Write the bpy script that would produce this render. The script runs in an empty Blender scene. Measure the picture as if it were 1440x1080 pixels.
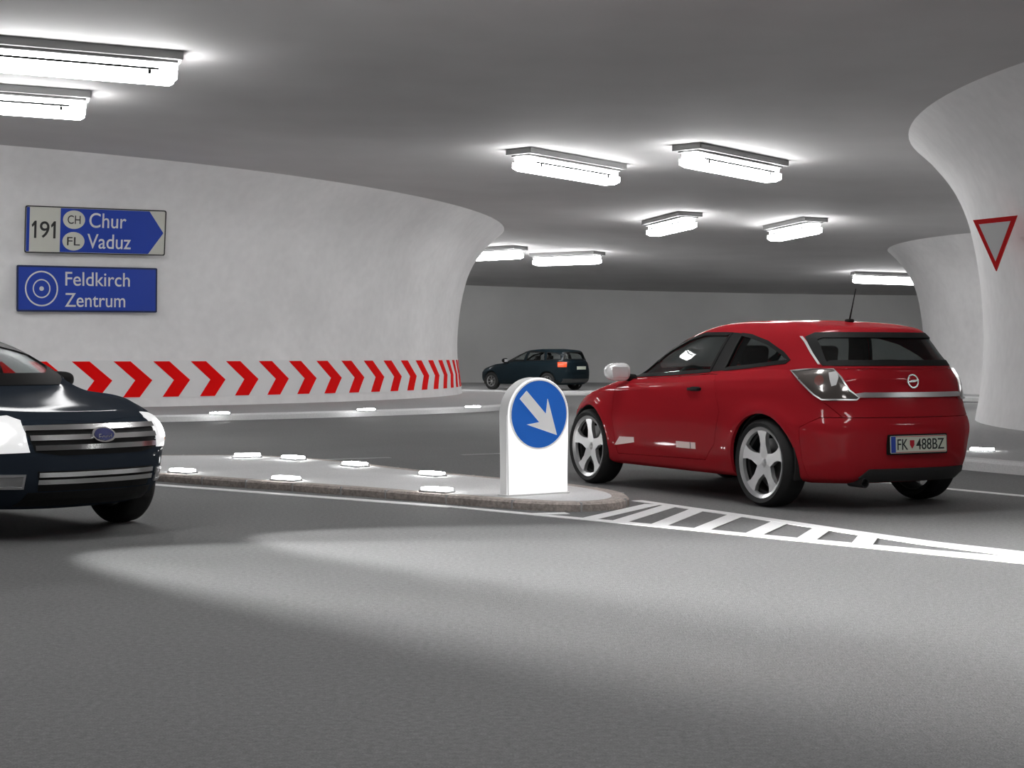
import bpy, bmesh, math, random
from math import sin, cos, radians as R, pi
from mathutils import Vector, Matrix
from mathutils.bvhtree import BVHTree
random.seed(4)
S = bpy.context.scene
C = S.collection
PI = pi

# ---------------------------------------------------------------- camera, world, exposure
cam_d = bpy.data.cameras.new('camera')
cam_d.sensor_width = 36.0
cam_d.lens = 36.0 * 2300 / 1440
cam_d.clip_end = 400
cam = bpy.data.objects.new('camera', cam_d)
C.objects.link(cam)
cam.location = (0, 0, 1.2)
cam.rotation_euler = (R(90) - math.atan(40 / 2300), 0, 0)
S.camera = cam
w = bpy.data.worlds.new('world')
S.world = w
w.use_nodes = True
w.node_tree.nodes['Background'].inputs[0].default_value = (0.5, 0.5, 0.5, 1)
w.node_tree.nodes['Background'].inputs[1].default_value = 0.02
S.view_settings.view_transform = 'Standard'
S.view_settings.look = 'None'
S.view_settings.exposure = 0.0
S.view_settings.gamma = 1.0
S.view_settings.use_curve_mapping = False
LAMP_STRENGTH = 29.0
HEADLAMP_WATTS = 22.5
BEAM_MIN, BEAM_POW, BEAM_SIGN = 0.10, 2.7, -1.0

# ---------------------------------------------------------------- materials
def srgb(r, g, b):
    f = lambda c: (c / 255 / 12.92) if c / 255 <= 0.04045 else ((c / 255 + 0.055) / 1.055) ** 2.4
    return (f(r), f(g), f(b), 1)

def mat(name, col, rough=0.5, metal=0.0, coat=0.0, spec=None, emit=None, estr=0.0, noise=None, bump=None, trans=0.0, ior=None):
    """noise = (scale, lo, hi): mottles the base colour; bump = (scale, strength)"""
    m = bpy.data.materials.new(name)
    m.use_nodes = True
    nt = m.node_tree
    b = nt.nodes['Principled BSDF']
    b.inputs['Base Color'].default_value = col
    b.inputs['Roughness'].default_value = rough
    b.inputs['Metallic'].default_value = metal
    b.inputs['Coat Weight'].default_value = coat
    b.inputs['Coat Roughness'].default_value = 0.06
    if spec is not None: b.inputs['Specular IOR Level'].default_value = spec
    if trans: b.inputs['Transmission Weight'].default_value = trans
    if ior: b.inputs['IOR'].default_value = ior
    if emit:
        b.inputs['Emission Color'].default_value = emit
        b.inputs['Emission Strength'].default_value = estr
    tc = nt.nodes.new('ShaderNodeTexCoord')
    if noise:
        last = None
        for i, (sc, lo, hi) in enumerate(noise):
            n = nt.nodes.new('ShaderNodeTexNoise')
            n.inputs['Scale'].default_value = sc
            n.inputs['Detail'].default_value = 4
            nt.links.new(tc.outputs['Object'], n.inputs['Vector'])
            mr = nt.nodes.new('ShaderNodeMapRange')
            mr.inputs['From Min'].default_value = 0.3
            mr.inputs['From Max'].default_value = 0.7
            mr.inputs['To Min'].default_value = lo
            mr.inputs['To Max'].default_value = hi
            nt.links.new(n.outputs['Fac'], mr.inputs['Value'])
            mx = nt.nodes.new('ShaderNodeMix')
            mx.data_type = 'RGBA'
            mx.blend_type = 'MULTIPLY'
            mx.inputs['Factor'].default_value = 1
            if last is None: mx.inputs[6].default_value = col
            else: nt.links.new(last, mx.inputs[6])
            cb = nt.nodes.new('ShaderNodeCombineColor')
            for k in range(3): nt.links.new(mr.outputs['Result'], cb.inputs[k])
            nt.links.new(cb.outputs[0], mx.inputs[7])
            last = mx.outputs[2]
        nt.links.new(last, b.inputs['Base Color'])
    if bump:
        n = nt.nodes.new('ShaderNodeTexNoise')
        n.inputs['Scale'].default_value = bump[0]
        n.inputs['Detail'].default_value = 3
        nt.links.new(tc.outputs['Object'], n.inputs['Vector'])
        bp = nt.nodes.new('ShaderNodeBump')
        bp.inputs['Strength'].default_value = bump[1]
        bp.inputs['Distance'].default_value = 0.02
        nt.links.new(n.outputs['Fac'], bp.inputs['Height'])
        nt.links.new(bp.outputs['Normal'], b.inputs['Normal'])
    return m

def glass(name, tint, refl=0.12, rough=0.02, graze=0.4):
    m = bpy.data.materials.new(name)
    m.use_nodes = True
    nt = m.node_tree
    nt.nodes.clear()
    out = nt.nodes.new('ShaderNodeOutputMaterial')
    tr = nt.nodes.new('ShaderNodeBsdfTransparent')
    tr.inputs[0].default_value = tint
    gl = nt.nodes.new('ShaderNodeBsdfGlossy')
    gl.inputs['Roughness'].default_value = rough
    lw = nt.nodes.new('ShaderNodeLayerWeight')
    lw.inputs['Blend'].default_value = 0.5
    pw = nt.nodes.new('ShaderNodeMath')
    pw.operation = 'POWER'
    pw.inputs[1].default_value = 4.5
    nt.links.new(lw.outputs['Facing'], pw.inputs[0])
    ad = nt.nodes.new('ShaderNodeMath')
    ad.operation = 'MULTIPLY_ADD'
    ad.use_clamp = True
    ad.inputs[1].default_value = graze
    ad.inputs[2].default_value = refl * 0.5
    nt.links.new(pw.outputs[0], ad.inputs[0])
    mx = nt.nodes.new('ShaderNodeMixShader')
    nt.links.new(ad.outputs[0], mx.inputs[0])
    nt.links.new(tr.outputs[0], mx.inputs[1])
    nt.links.new(gl.outputs[0], mx.inputs[2])
    nt.links.new(mx.outputs[0], out.inputs[0])
    return m

def g(v): return (v, v, v, 1)
M = dict(
    asphalt=mat('asphalt', g(0.152), 0.8, noise=[(38, 0.80, 1.2), (150, 0.72, 1.28), (0.35, 0.94, 1.06)], bump=(120, 0.25)),
    ceiling=mat('ceiling_plaster', (0.60, 0.59, 0.59, 1), 0.85, noise=[(0.5, 0.95, 1.05)]),
    wall=mat('wall_concrete', (0.84, 0.83, 0.83, 1), 0.7, noise=[(0.6, 0.93, 1.05), (5, 0.97, 1.03)]),
    wall_far=mat('far_wall_concrete', (0.80, 0.80, 0.79, 1), 0.85, noise=[(0.25, 0.9, 1.08)]),
    verge=mat('verge_concrete', g(0.38), 0.8, noise=[(25, 0.9, 1.1)]),
    paving=mat('pale_paving', g(0.45), 0.85, noise=[(2, .93, 1.05)]),
    island=mat('island_concrete', g(0.66), 0.8, noise=[(60, 0.9, 1.1), (1.2, 0.95, 1.05)]),
    kerb=mat('kerb_stone', srgb(178, 168, 161), 0.85, noise=[(30, 0.7, 1.25), (3, 0.85, 1.1)], bump=(60, 0.4)),
    joint=mat('kerb_joint', g(0.45), 0.9),
    paint_white=mat('road_paint', g(0.85), 0.6, noise=[(90, 0.93, 1.03)]),
    paint_grey=mat('worn_road_paint', g(0.35), 0.7, noise=[(90, 0.9, 1.05)]),
    red_band=mat('chevron_red', srgb(238, 6, 6), 0.7, spec=.1),
    white_band=mat('chevron_white', g(0.80), 0.7),
    blue=mat('sign_blue', srgb(22, 62, 168), 0.4),
    blue_dark=mat('sign_border_dark', srgb(20, 35, 80), 0.4),
    sign_white=mat('sign_white', g(0.72), 0.4),
    sign_back=mat('sign_back_metal', g(0.3), 0.4, 0.8),
    black_text=mat('sign_black', g(0.02), 0.5),
    sign_cream=mat('sign_cream', srgb(205, 205, 195), 0.4),
    lamp_plate=mat('lamp_plate_grey', g(0.22), 0.5),
    lamp_light=mat('lamp_diffuser', g(0.8), 0.5, emit=(1, 1, 1, 1), estr=LAMP_STRENGTH),
    lamp_line=mat('lamp_seam', g(0.015), 0.7, spec=.1),
    stud_body=mat('stud_housing', g(0.5), 0.4, 0.5),
    stud_light=mat('stud_lens', g(0.9), 0.3, emit=(1, 1, 1, 1), estr=42),
    bollard=mat('bollard_shell', g(0.85), 0.35, emit=(1, 1, 1, 1), estr=0.7),
    bollard_side=mat('bollard_side', g(0.72), 0.5, emit=(1, 1, 1, 1), estr=0.08),
    disc_blue=mat('disc_blue', srgb(28, 92, 178), 0.35, emit=srgb(28, 92, 178), estr=0.45),
    disc_white=mat('disc_white', g(0.9), 0.35, emit=(1, 1, 1, 1), estr=0.15),
    red_paint=mat('red_car_paint', srgb(163, 34, 42), 0.5, 0.0, coat=0.32, spec=0.0),
    blue_paint=mat('dark_blue_car_paint', srgb(42, 49, 58), 0.5, 0.0, coat=0.11, spec=0.0),
    green_paint=mat('dark_petrol_car_paint', srgb(18, 30, 36), 0.5, 0.0, coat=0.15, spec=.05),
    inner=mat('car_inner_dark', g(0.012), 0.8),
    trim=mat('black_trim', g(0.008), 0.6, spec=.2),
    plastic=mat('grey_plastic', g(0.03), 0.55),
    tyre=mat('tyre_rubber', g(0.012), 0.75),
    alloy=mat('alloy_silver', g(0.62), 0.32, 0.75),
    alloy_dark=mat('wheel_barrel_dark', g(0.05), 0.5, 0.6),
    disc_steel=mat('brake_steel', g(0.25), 0.4, 0.9),
    chrome=mat('chrome', g(0.75), 0.16, 1.0),
    satin=mat('satin_chrome', g(0.6), 0.32, 0.85),
    seat=mat('seat_fabric', g(0.02), 0.9),
    glass=glass('car_glass', (0.72, 0.74, 0.74, 1), 0.06),
    glass_clear=glass('clear_glass', (0.80, 0.82, 0.82, 1), 0.03, 0.22, 0.12),
    lens_smoke=mat('smoked_lamp_lens', srgb(96, 90, 86), 0.12, 0.3, coat=1.0),
    lens_dull=mat('dull_reflector', srgb(120, 74, 68), 0.2, coat=1.0),
    lens_red=mat('red_lamp_lens', srgb(150, 20, 20), 0.15, coat=1.0),
    lens_orange=mat('orange_lamp_lens', srgb(225, 70, 20), 0.3, emit=srgb(225, 70, 20), estr=0.5),
    lens_clear=mat('headlamp_lens', g(0.8), 0.1, 0.3, coat=1.0),
    lens_grey=mat('fog_lamp_lens', g(0.35), 0.2, 0.5, coat=1.0),
    headlight=mat('lit_headlamp', g(0.9), 0.3, emit=(1, 0.98, 0.95, 1), estr=6),
    headlight_soft=mat('lit_headlamp_reflector', g(0.85), 0.2, 0.3, emit=(1, 1, 1, 1), estr=.55),
    amber=mat('amber_marker', srgb(215, 140, 70), 0.3),
    plate_white=mat('plate_white', srgb(215, 220, 205), 0.4),
    plate_blue=mat('plate_blue', srgb(40, 70, 170), 0.4),
    plate_red=mat('plate_red', srgb(190, 20, 40), 0.4),
    plate_ink=mat('plate_ink', srgb(30, 38, 34), 0.5),
    decal=mat('decal_white', srgb(240, 215, 210), 0.4),
    badge_blue=mat('badge_blue', srgb(50, 55, 105), 0.2, coat=1.0),
    mirror_pane=mat('mirror_pane', g(0.9), 0.35, 0.6),  # pale satin paints a reflected lamp into the mirror pane
    mirror_white=mat('mirror_silver_shell', g(0.85), 0.2, 0.2, coat=1.0),  # white stands for glare on mirror shell, tail lamp glint and pillar strip
)

# ---------------------------------------------------------------- object helpers
def new_obj(name, me, parent=None):
    o = bpy.data.objects.new(name, me)
    C.objects.link(o)
    if parent is not None: o.parent = parent
    return o

def tag(o, label=None, cat=None, group=None, kind=None):
    if label: o['label'] = label
    if cat: o['category'] = cat
    if group: o['group'] = group
    if kind: o['kind'] = kind
    return o

def thing(name, label, cat, loc=(0, 0, 0), rz=0, group=None, rot=None, scale=1):
    o = new_obj(name, None)
    o.empty_display_size = 0.2
    o.location = loc
    o.rotation_euler = rot if rot else (0, 0, rz)
    o.scale = (scale,) * 3
    return tag(o, label, cat, group)

def finish(name, bm, mats, parent=None, smooth=None, recalc=True):
    if recalc: bmesh.ops.recalc_face_normals(bm, faces=bm.faces)
    me = bpy.data.meshes.new(name)
    bm.to_mesh(me)
    bm.free()
    if not isinstance(mats, (list, tuple)): mats = [mats]
    for m in mats: me.materials.append(m)
    if smooth is not None:
        for p in me.polygons: p.use_smooth = True
        me.set_sharp_from_angle(angle=R(smooth))
    return new_obj(name, me, parent)

def box(bm, c, s, rot=None, bev=0.0, seg=2, mi=0):
    r = bmesh.ops.create_cube(bm, size=1)
    vs = r['verts']
    bmesh.ops.scale(bm, vec=s, verts=vs)
    if bev:
        es = list({e for v in vs for e in v.link_edges})
        rr = bmesh.ops.bevel(bm, geom=es, offset=bev, segments=seg, affect='EDGES', profile=0.5)
        vs = list({v for f in rr['faces'] for v in f.verts} | {v for v in vs if v.is_valid})
    mtx = Matrix.Translation(c)
    if rot: mtx = mtx @ (rot if isinstance(rot, Matrix) else Matrix.Rotation(rot[0], 4, 'X') @ Matrix.Rotation(rot[1], 4, 'Y') @ Matrix.Rotation(rot[2], 4, 'Z'))
    bmesh.ops.transform(bm, matrix=mtx, verts=vs)
    for f in {f for v in vs for f in v.link_faces}: f.material_index = mi
    return vs

def tube(bm, pts, rad, n=8, caps=True):
    rings = []
    pts = [Vector(p) for p in pts]
    for i, p in enumerate(pts):
        d = (pts[min(i + 1, len(pts) - 1)] - pts[max(i - 1, 0)]).normalized()
        up = Vector((0, 0, 1)) if abs(d.z) < 0.9 else Vector((1, 0, 0))
        a = d.cross(up).normalized()
        b = d.cross(a)
        r = rad[i] if isinstance(rad, (list, tuple)) else rad
        rings.append([bm.verts.new(p + r * (cos(2 * PI * k / n) * a + sin(2 * PI * k / n) * b)) for k in range(n)])
    for A, B in zip(rings, rings[1:]):
        for k in range(n): bm.faces.new((A[k], A[(k + 1) % n], B[(k + 1) % n], B[k]))
    if caps:
        bm.faces.new(rings[0])
        bm.faces.new(rings[-1])

def lathe_y(bm, prof, n=48, mi=0, closed=False):
    """prof: (radius, y) turned about the y axis"""
    rings = [[bm.verts.new((r * cos(2 * PI * k / n), y, r * sin(2 * PI * k / n))) for k in range(n)] for r, y in prof]
    prs = list(zip(rings, rings[1:]))
    if closed: prs.append((rings[-1], rings[0]))
    for A, B in prs:
        for k in range(n):
            f = bm.faces.new((A[k], A[(k + 1) % n], B[(k + 1) % n], B[k]))
            f.material_index = mi
    return rings

def prism(bm, poly, z0, z1, mi=0):
    a = [bm.verts.new((x, y, z0)) for x, y in poly]
    b = [bm.verts.new((x, y, z1)) for x, y in poly]
    n = len(poly)
    fs = [bm.faces.new(a), bm.faces.new(b)]
    for k in range(n): fs.append(bm.faces.new((a[k], a[(k + 1) % n], b[(k + 1) % n], b[k])))
    for f in fs: f.material_index = mi
    return a + b

_text_cache = {}
def text_mesh(s, size, depth=0.004):
    cu = bpy.data.curves.new('lettering', 'FONT')
    cu.body = s
    cu.size = size
    cu.extrude = depth / 2
    cu.align_x = 'CENTER'
    cu.align_y = 'CENTER'
    cu.offset = size * 0.004
    o = bpy.data.objects.new('lettering', cu)
    C.objects.link(o)
    bpy.context.view_layer.update()
    me = bpy.data.meshes.new_from_object(o.evaluated_get(bpy.context.evaluated_depsgraph_get()))
    bpy.data.objects.remove(o)
    bpy.data.curves.remove(cu)
    return me

def text(name, s, size, m, parent, mtx, width=None, depth=0.004):
    me = text_mesh(s, size, depth)
    xs = [v.co.x for v in me.vertices]
    ys = [v.co.y for v in me.vertices]
    cx, cy = (max(xs) + min(xs)) / 2, (max(ys) + min(ys)) / 2
    k = width / (max(xs) - min(xs)) if width else 1
    me.transform(mtx @ Matrix.Diagonal((k, 1, 1, 1)) @ Matrix.Translation((-cx, -cy, 0)))
    me.materials.clear()
    me.materials.append(m)
    return new_obj(name, me, parent)

# ---------------------------------------------------------------- the place: ceiling height field
def zc(x, y):
    z = 4.961 - 0.027 * max(-18, min(18, x)) - 0.013 * (max(8, y) - 30)
    if y > 56: z -= 0.0115 * (y - 56)
    return z

def make_floor():
    bm = bmesh.new()
    prism(bm, [(-48, -28), (58, -28), (58, 78), (-48, 78)], -0.3, 0.0)
    tag(finish('floor', bm, M['asphalt']), kind='structure')
make_floor()

def make_ceiling():
    bm = bmesh.new()
    xs = [-48 + 2.0 * i for i in range(54)]
    ys = [-28 + 2.0 * i for i in range(54)]
    lo = [[bm.verts.new((x, y, zc(x, y))) for x in xs] for y in ys]
    hi = [[bm.verts.new((x, y, 5.9)) for x in xs] for y in ys]
    for j in range(53):
        for i in range(53):
            bm.faces.new((lo[j][i], lo[j + 1][i], lo[j + 1][i + 1], lo[j][i + 1]))
            bm.faces.new((hi[j][i], hi[j][i + 1], hi[j + 1][i + 1], hi[j + 1][i]))
    for k in range(53):
        bm.faces.new((lo[0][k], lo[0][k + 1], hi[0][k + 1], hi[0][k]))
        bm.faces.new((lo[53][k + 1], lo[53][k], hi[53][k], hi[53][k + 1]))
        bm.faces.new((lo[k + 1][0], lo[k][0], hi[k][0], hi[k + 1][0]))
        bm.faces.new((lo[k][53], lo[k + 1][53], hi[k + 1][53], hi[k][53]))
    o = finish('ceiling', bm, M['ceiling'], smooth=30)
    tag(o, kind='structure')
make_ceiling()

def make_ring():
    bm = bmesh.new()
    n = 120
    rows = []
    for k in range(n):
        a = 2 * PI * k / n
        x, y = 5 + 44 * cos(a), 26 + 46.5 * sin(a)
        nx, ny = cos(a), sin(a)
        rows.append([bm.verts.new(p) for p in ((x, y, -0.1), (x, y, zc(x, y) + 0.25), (x + nx * .4, y + ny * .4, zc(x, y) + 0.25), (x + nx * .4, y + ny * .4, -0.1))])
    for k in range(n):
        A, B = rows[k], rows[(k + 1) % n]
        for j in range(4): bm.faces.new((A[j], B[j], B[(j + 1) % 4], A[(j + 1) % 4]))
    tag(finish('wall_back', bm, M['wall_far'], smooth=30), kind='structure')
make_ring()

# profile of the flaring piers: share of height -> outward offset (share of the full flare)
PROF = [(0, .14), (.04, .10), (.15, .03), (.3, 0), (.45, .03), (.54, .075), (.65, .15), (.76, .27), (.84, .44), (.9, .60), (.95, .79), (1, 1.0)]
def flare(t):
    for (a, u), (b, v) in zip(PROF, PROF[1:]):
        if t <= b: return u + (v - u) * (t - a) / (b - a)
    return 1.0
def smooth_flare(t):
    s = 0
    for k in range(-3, 4): s += flare(min(1, max(0, t + k * 0.02)))
    return s / 7 if t < 0.93 else flare(t)

PIERS = dict(left=(-16.56, 46.04, 15.0, 1.378), right=(19.65, 23.74, 12.3, 1.255), centre=(20.3, 47.67, 8.04, 1.126))
def pier_point(key, ang, z, extra=0.0):
    cx, cy, r, o = PIERS[key]
    d = (sin(ang), -cos(ang))
    zt = zc(cx + d[0] * (r + o), cy + d[1] * (r + o))
    rr = r + o * smooth_flare(z / zt) + extra
    return Vector((cx + d[0] * rr, cy + d[1] * rr, z))

def make_pier(name, key):
    bm = bmesh.new()
    cx, cy, r, o = PIERS[key]
    n, m = 160, 36
    cols = []
    for k in range(n):
        a = 2 * PI * k / n
        d = (sin(a), -cos(a))
        zt = zc(cx + d[0] * (r + o), cy + d[1] * (r + o)) + 0.03
        col = []
        for j in range(m + 1):
            t = j / m
            rr = r + o * smooth_flare(t)
            col.append(bm.verts.new((cx + d[0] * rr, cy + d[1] * rr, t * zt)))
        cols.append(col)
    for k in range(n):
        A, B = cols[k], cols[(k + 1) % n]
        for j in range(m): bm.faces.new((A[j], B[j], B[j + 1], A[j + 1]))
    bm.faces.new([c[0] for c in cols])
    bm.faces.new([c[-1] for c in cols])
    tag(finish(name, bm, M['wall'], smooth=50), kind='structure')
make_pier('wall_left', 'left')
make_pier('wall_right', 'right')
make_pier('wall_center', 'centre')

# raised verges round the piers (the ring with a paler kerb edge)
def make_verge(name, key, edge, h=0.12):
    cx, cy, r, o = PIERS[key]
    bm = bmesh.new()
    n = 160
    V = []
    for k in range(n):
        a = 2 * PI * k / n
        e = edge(a)
        d = (sin(a), -cos(a))
        ring = []
        for rr, z in ((r - 0.3, -0.02), (r - 0.3, h + 0.02), (e - 0.22, h), (e - .03, h), (e, h - 0.03), (e, -0.02)):
            ring.append(bm.verts.new((cx + d[0] * rr, cy + d[1] * rr, z)))
        V.append(ring)
    for k in range(n):
        A, B = V[k], V[(k + 1) % n]
        for j in range(6):
            f = bm.faces.new((A[j], B[j], B[(j + 1) % 6], A[(j + 1) % 6]))
            f.material_index = 1 if j in (2, 3, 4) else 0
    tag(finish(name, bm, [M['verge'], M['island']], smooth=30), kind='structure')
def edge_left(a):
    a = (a + PI) % (2 * PI) - PI           # 0 points at the camera, pi/2 to the right
    k = max(0.0, min(1.0, (a - R(55)) / R(60)))
    return 19.45 - 3.6 * k
make_verge('trim_1', 'left', edge_left)
make_verge('trim_2', 'right', lambda a: 16.3)
make_verge('trim_3', 'centre', lambda a: 9.6)

bm = bmesh.new()
prism(bm, [(-22, 49), (3.5, 49), (9, 53), (15, 58), (15, 80), (-22, 80)], 0.0, 0.006)
tag(finish('trim_4', bm, M['paving']), kind='structure')

# ---------------------------------------------------------------- traffic island
KH = 0.07
ISLAND = [(-6.4, 17.9), (-4.8, 16.75), (-3.23, 15.47), (-2.3, 14.72), (-1.34, 13.97), (-.6, 13.28), (0.0, 12.76), (0.2, 12.62), (0.5, 12.52), (0.78, 12.66), (0.93, 12.95), (0.95, 13.3), (0.87, 13.75),
          (0.5, 14.5), (-0.12, 15.15), (-0.76, 15.95), (-1.2, 16.6), (-1.66, 17.33), (-2.05, 17.85), (-2.5, 18.3), (-3.07, 18.65), (-3.8, 18.6), (-5.0, 18.5), (-6.2, 18.5)]
def inset(poly, d):
    n = len(poly)
    out = []
    for i in range(n):
        p0, p1, p2 = Vector(poly[i - 1]), Vector(poly[i]), Vector(poly[(i + 1) % n])
        t = ((p1 - p0).normalized() + (p2 - p1).normalized()).normalized()
        out.append(tuple(p1 + Vector((-t.y, t.x)) * d))
    return out
def smooth_poly(poly, it=1):
    for _ in range(it):
        out = []
        n = len(poly)
        for i in range(n):
            a, b = Vector(poly[i]), Vector(poly[(i + 1) % n])
            out += [tuple(a * .75 + b * .25), tuple(a * .25 + b * .75)]
        poly = out
    return poly
def make_island():
    t = thing('traffic_island', 'raised grey concrete splitter island edged with stone kerb under the bollard', 'traffic island', (-2.2, 15, 0))
    off = Vector((2.2, -15))
    P = [tuple(Vector(p) + off) for p in smooth_poly(ISLAND, 2)]
    Q = inset(P, 0.14)
    n = len(P)
    bm = bmesh.new()
    prism(bm, Q, 0.0, KH + .001)
    finish('island_surface', bm, M['island'], t)
    bm = bmesh.new()
    rings = []
    for (poly, z) in ((P, 0.0), (P, KH - .018), (inset(P, 0.02), KH), (Q, KH), (Q, 0.0)):
        rings.append([bm.verts.new((x, y, z)) for x, y in poly])
    for j in range(5):
        A, B = rings[j], rings[(j + 1) % 5]
        for k in range(n): bm.faces.new((A[k], A[(k + 1) % n], B[(k + 1) % n], B[k]))
    kb = finish('stone_kerb', bm, M['kerb'], t, smooth=35)
    # kerb joints
    bm = bmesh.new()
    acc = 0
    for k in range(n):
        a, b = Vector(P[k]), Vector(P[(k + 1) % n])
        acc += (b - a).length
        if acc > 0.5:
            acc = 0
            d = (b - a).normalized()
            nrm = Vector((-d.y, d.x))
            c = a + nrm * 0.067
            box(bm, (c.x, c.y, KH / 2 + .0005), (0.014, 0.142, KH + .002), rot=(0, 0, math.atan2(d.y, d.x)))
    finish('mortar_joint', bm, M['joint'], kb)['kind'] = 'stuff'
make_island()

# ---------------------------------------------------------------- road markings (thin raised paint)
def stripe(bm, pts, w, z=0.004):
    pts = [Vector(p) for p in pts]
    L, Rr = [], []
    for i, p in enumerate(pts):
        d = (pts[min(i + 1, len(pts) - 1)] - pts[max(i - 1, 0)]).normalized()
        nn = Vector((-d.y, d.x))
        ww = w[i] if isinstance(w, (list, tuple)) else w
        L.append(p + nn * ww / 2)
        Rr.append(p - nn * ww / 2)
    prism(bm, [tuple(v) for v in L] + [tuple(v) for v in reversed(Rr)], 0.0, z)
def make_marks():
    bm = bmesh.new()
    stripe(bm, [(-6.6, 17.6), (-4.7, 16.2), (-3.2, 15.06), (-1.35, 13.62), (-0.47, 12.92)], [.14, .14, .14, .14, .14])
    o = finish('edge_line', bm, M['paint_white'])
    tag(o, 'thin pale painted line running along the foot of the island kerb', 'road marking')
    t = thing('hatched_marking', 'white ladder-striped hatched wedge painted on road from the island nose', 'road marking', (1.6, 11.8, 0))
    off = Vector((-1.6, -11.8))
    lo = [(-0.45, 12.92), (0.18, 12.30), (0.76, 11.75), (1.27, 11.24), (1.92, 10.58), (2.58, 9.93), (3.3, 9.25), (4.2, 8.4), (5.6, 7.05)]
    up = [(1.03, 13.50), (1.31, 12.98), (1.66, 12.34), (1.95, 11.8), (2.29, 11.12), (2.67, 10.42), (3.15, 9.75), (4.05, 8.8)]
    sh = lambda L: [tuple(Vector(p) + off) for p in L]
    bm = bmesh.new()
    stripe(bm, sh(lo), [.10, .11, .12, .13, .15, .20, .30, .34, .30])
    finish('border_line', bm, M['paint_white'], t)
    bm = bmesh.new()
    stripe(bm, sh(up), [.10, .11, .12, .13, .15, .19, .24, .28])
    finish('border_line', bm, M['paint_white'], t)
    bl = [(0.18, 12.32), (0.46, 12.05), (0.76, 11.75), (1.02, 11.49), (1.29, 11.22), (1.6, 10.9), (1.9, 10.6), (2.2, 10.3)]
    bu = [(0.50, 12.42), (0.95, 13.5), (1.27, 13.05), (1.45, 12.72), (1.69, 12.28), (1.95, 11.8), (2.17, 11.37), (2.4, 10.95)]
    for i, (a, b) in enumerate(zip(bl, bu)):
        if i == 0: a = (0.14, 12.34); b = (0.42, 12.42)
        if i == 1: a = (0.56, 11.98); b = (1.13, 13.15)
        bm = bmesh.new()
        stripe(bm, sh([a, b]), 0.135, 0.0035)
        finish('cross_bar', bm, M['paint_white'], t)
    cx, cy = 19.65, 23.74
    bm = bmesh.new()
    stripe(bm, [(cx + 18.15 * sin(a), cy - 18.15 * cos(a)) for a in [R(-100 + 2 * k) for k in range(70)]], 0.11)
    tag(finish('lane_line', bm, M['paint_white']), 'long white curved line on road behind the red car', 'road marking')
    cx, cy = -16.56, 46.04
    for i, (a0, a1, lb) in enumerate([(27.6, 29.4, 'white lane dash seen behind the island, longer left one'), (31.2, 33.0, 'white lane dash behind the bollard, just left of its edge'), (34.6, 36.4, None)]):
        if lb is None: continue
        bm = bmesh.new()
        stripe(bm, [(cx + 30.8 * sin(R(a0 + (a1 - a0) * k / 6)), cy - 30.8 * cos(R(a0 + (a1 - a0) * k / 6))) for k in range(7)], 0.12)
        tag(finish('lane_dash', bm, M['paint_grey']), lb, 'road marking', 'dashes behind the island')
make_marks()

# ---------------------------------------------------------------- illuminated kerb studs
def make_stud(label, loc, rz, group, first=None, k=1.0):
    if first:
        r = first.copy()
        C.objects.link(r)
        for ch in first.children:
            c = ch.copy()
            C.objects.link(c)
            c.parent = r
    else:
        r = thing('kerb_light', '', 'light')
        bm = bmesh.new()
        prism(bm, [(-.14, -.07), (.14, -.07), (.14, .07), (-.14, .07)], 0, 0.015)
        finish('housing', bm, M['stud_body'], r)
        bm = bmesh.new()
        vs = box(bm, (0, 0, 0.027), (0.26, 0.12, 0.024), bev=0.01)
        finish('lens', bm, M['stud_light'], r, smooth=40)
    r.location = loc
    r.rotation_euler = (0, 0, rz)
    r.scale = (k, k, k)
    tag(r, label, 'light', group)
    return r
gi = 'lit kerb lights on the traffic island'
s0 = make_stud('lit white kerb light on near island edge beside the bollard foot', (-0.62, 13.5, KH + .002), R(-38), gi)
make_stud('lit white kerb light on near island edge, middle of that edge', (-2.04, 14.75, KH + .002), R(-38), gi, s0)
make_stud('lit white kerb light on near island edge beside the dark blue car bumper', (-3.17, 15.72, KH + .002), R(-38), gi, s0)
make_stud('lit white kerb light on far island edge, leftmost of the far row', (-2.93, 18.1, KH + .002), R(10), gi, s0, 1.1)
make_stud('lit white kerb light on far island edge, second from left of far row', (-2.37, 17.7, KH + .002), R(-50), gi, s0, 1.1)
make_stud('lit white kerb light on far island edge, third from left of far row', (-1.6, 16.65, KH + .002), R(-50), gi, s0, 1.1)
make_stud('lit white kerb light on far island edge nearest the bollard', (-.75, 15.35, KH + .002), R(-50), gi, s0)
gv = 'lit kerb lights on the verge under the chevrons'
make_stud('small lit kerb light on the far verge beside the dark blue car, leftmost', (-5.32, 29.75, .12), R(35), gv, s0, 1.3)
make_stud('small lit kerb light on the far verge midway along the chevron wall', (-2.83, 31.75, .12), R(45), gv, s0, 1.3)
make_stud('small lit kerb light on the far verge below the wall end near distant car', (-.8, 33.45, .12), R(55), gv, s0, 1.3)
make_stud('bright kerb light on right verge just behind the red car', (5.3, 18.42, .12), R(-20), None, s0)

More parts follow.
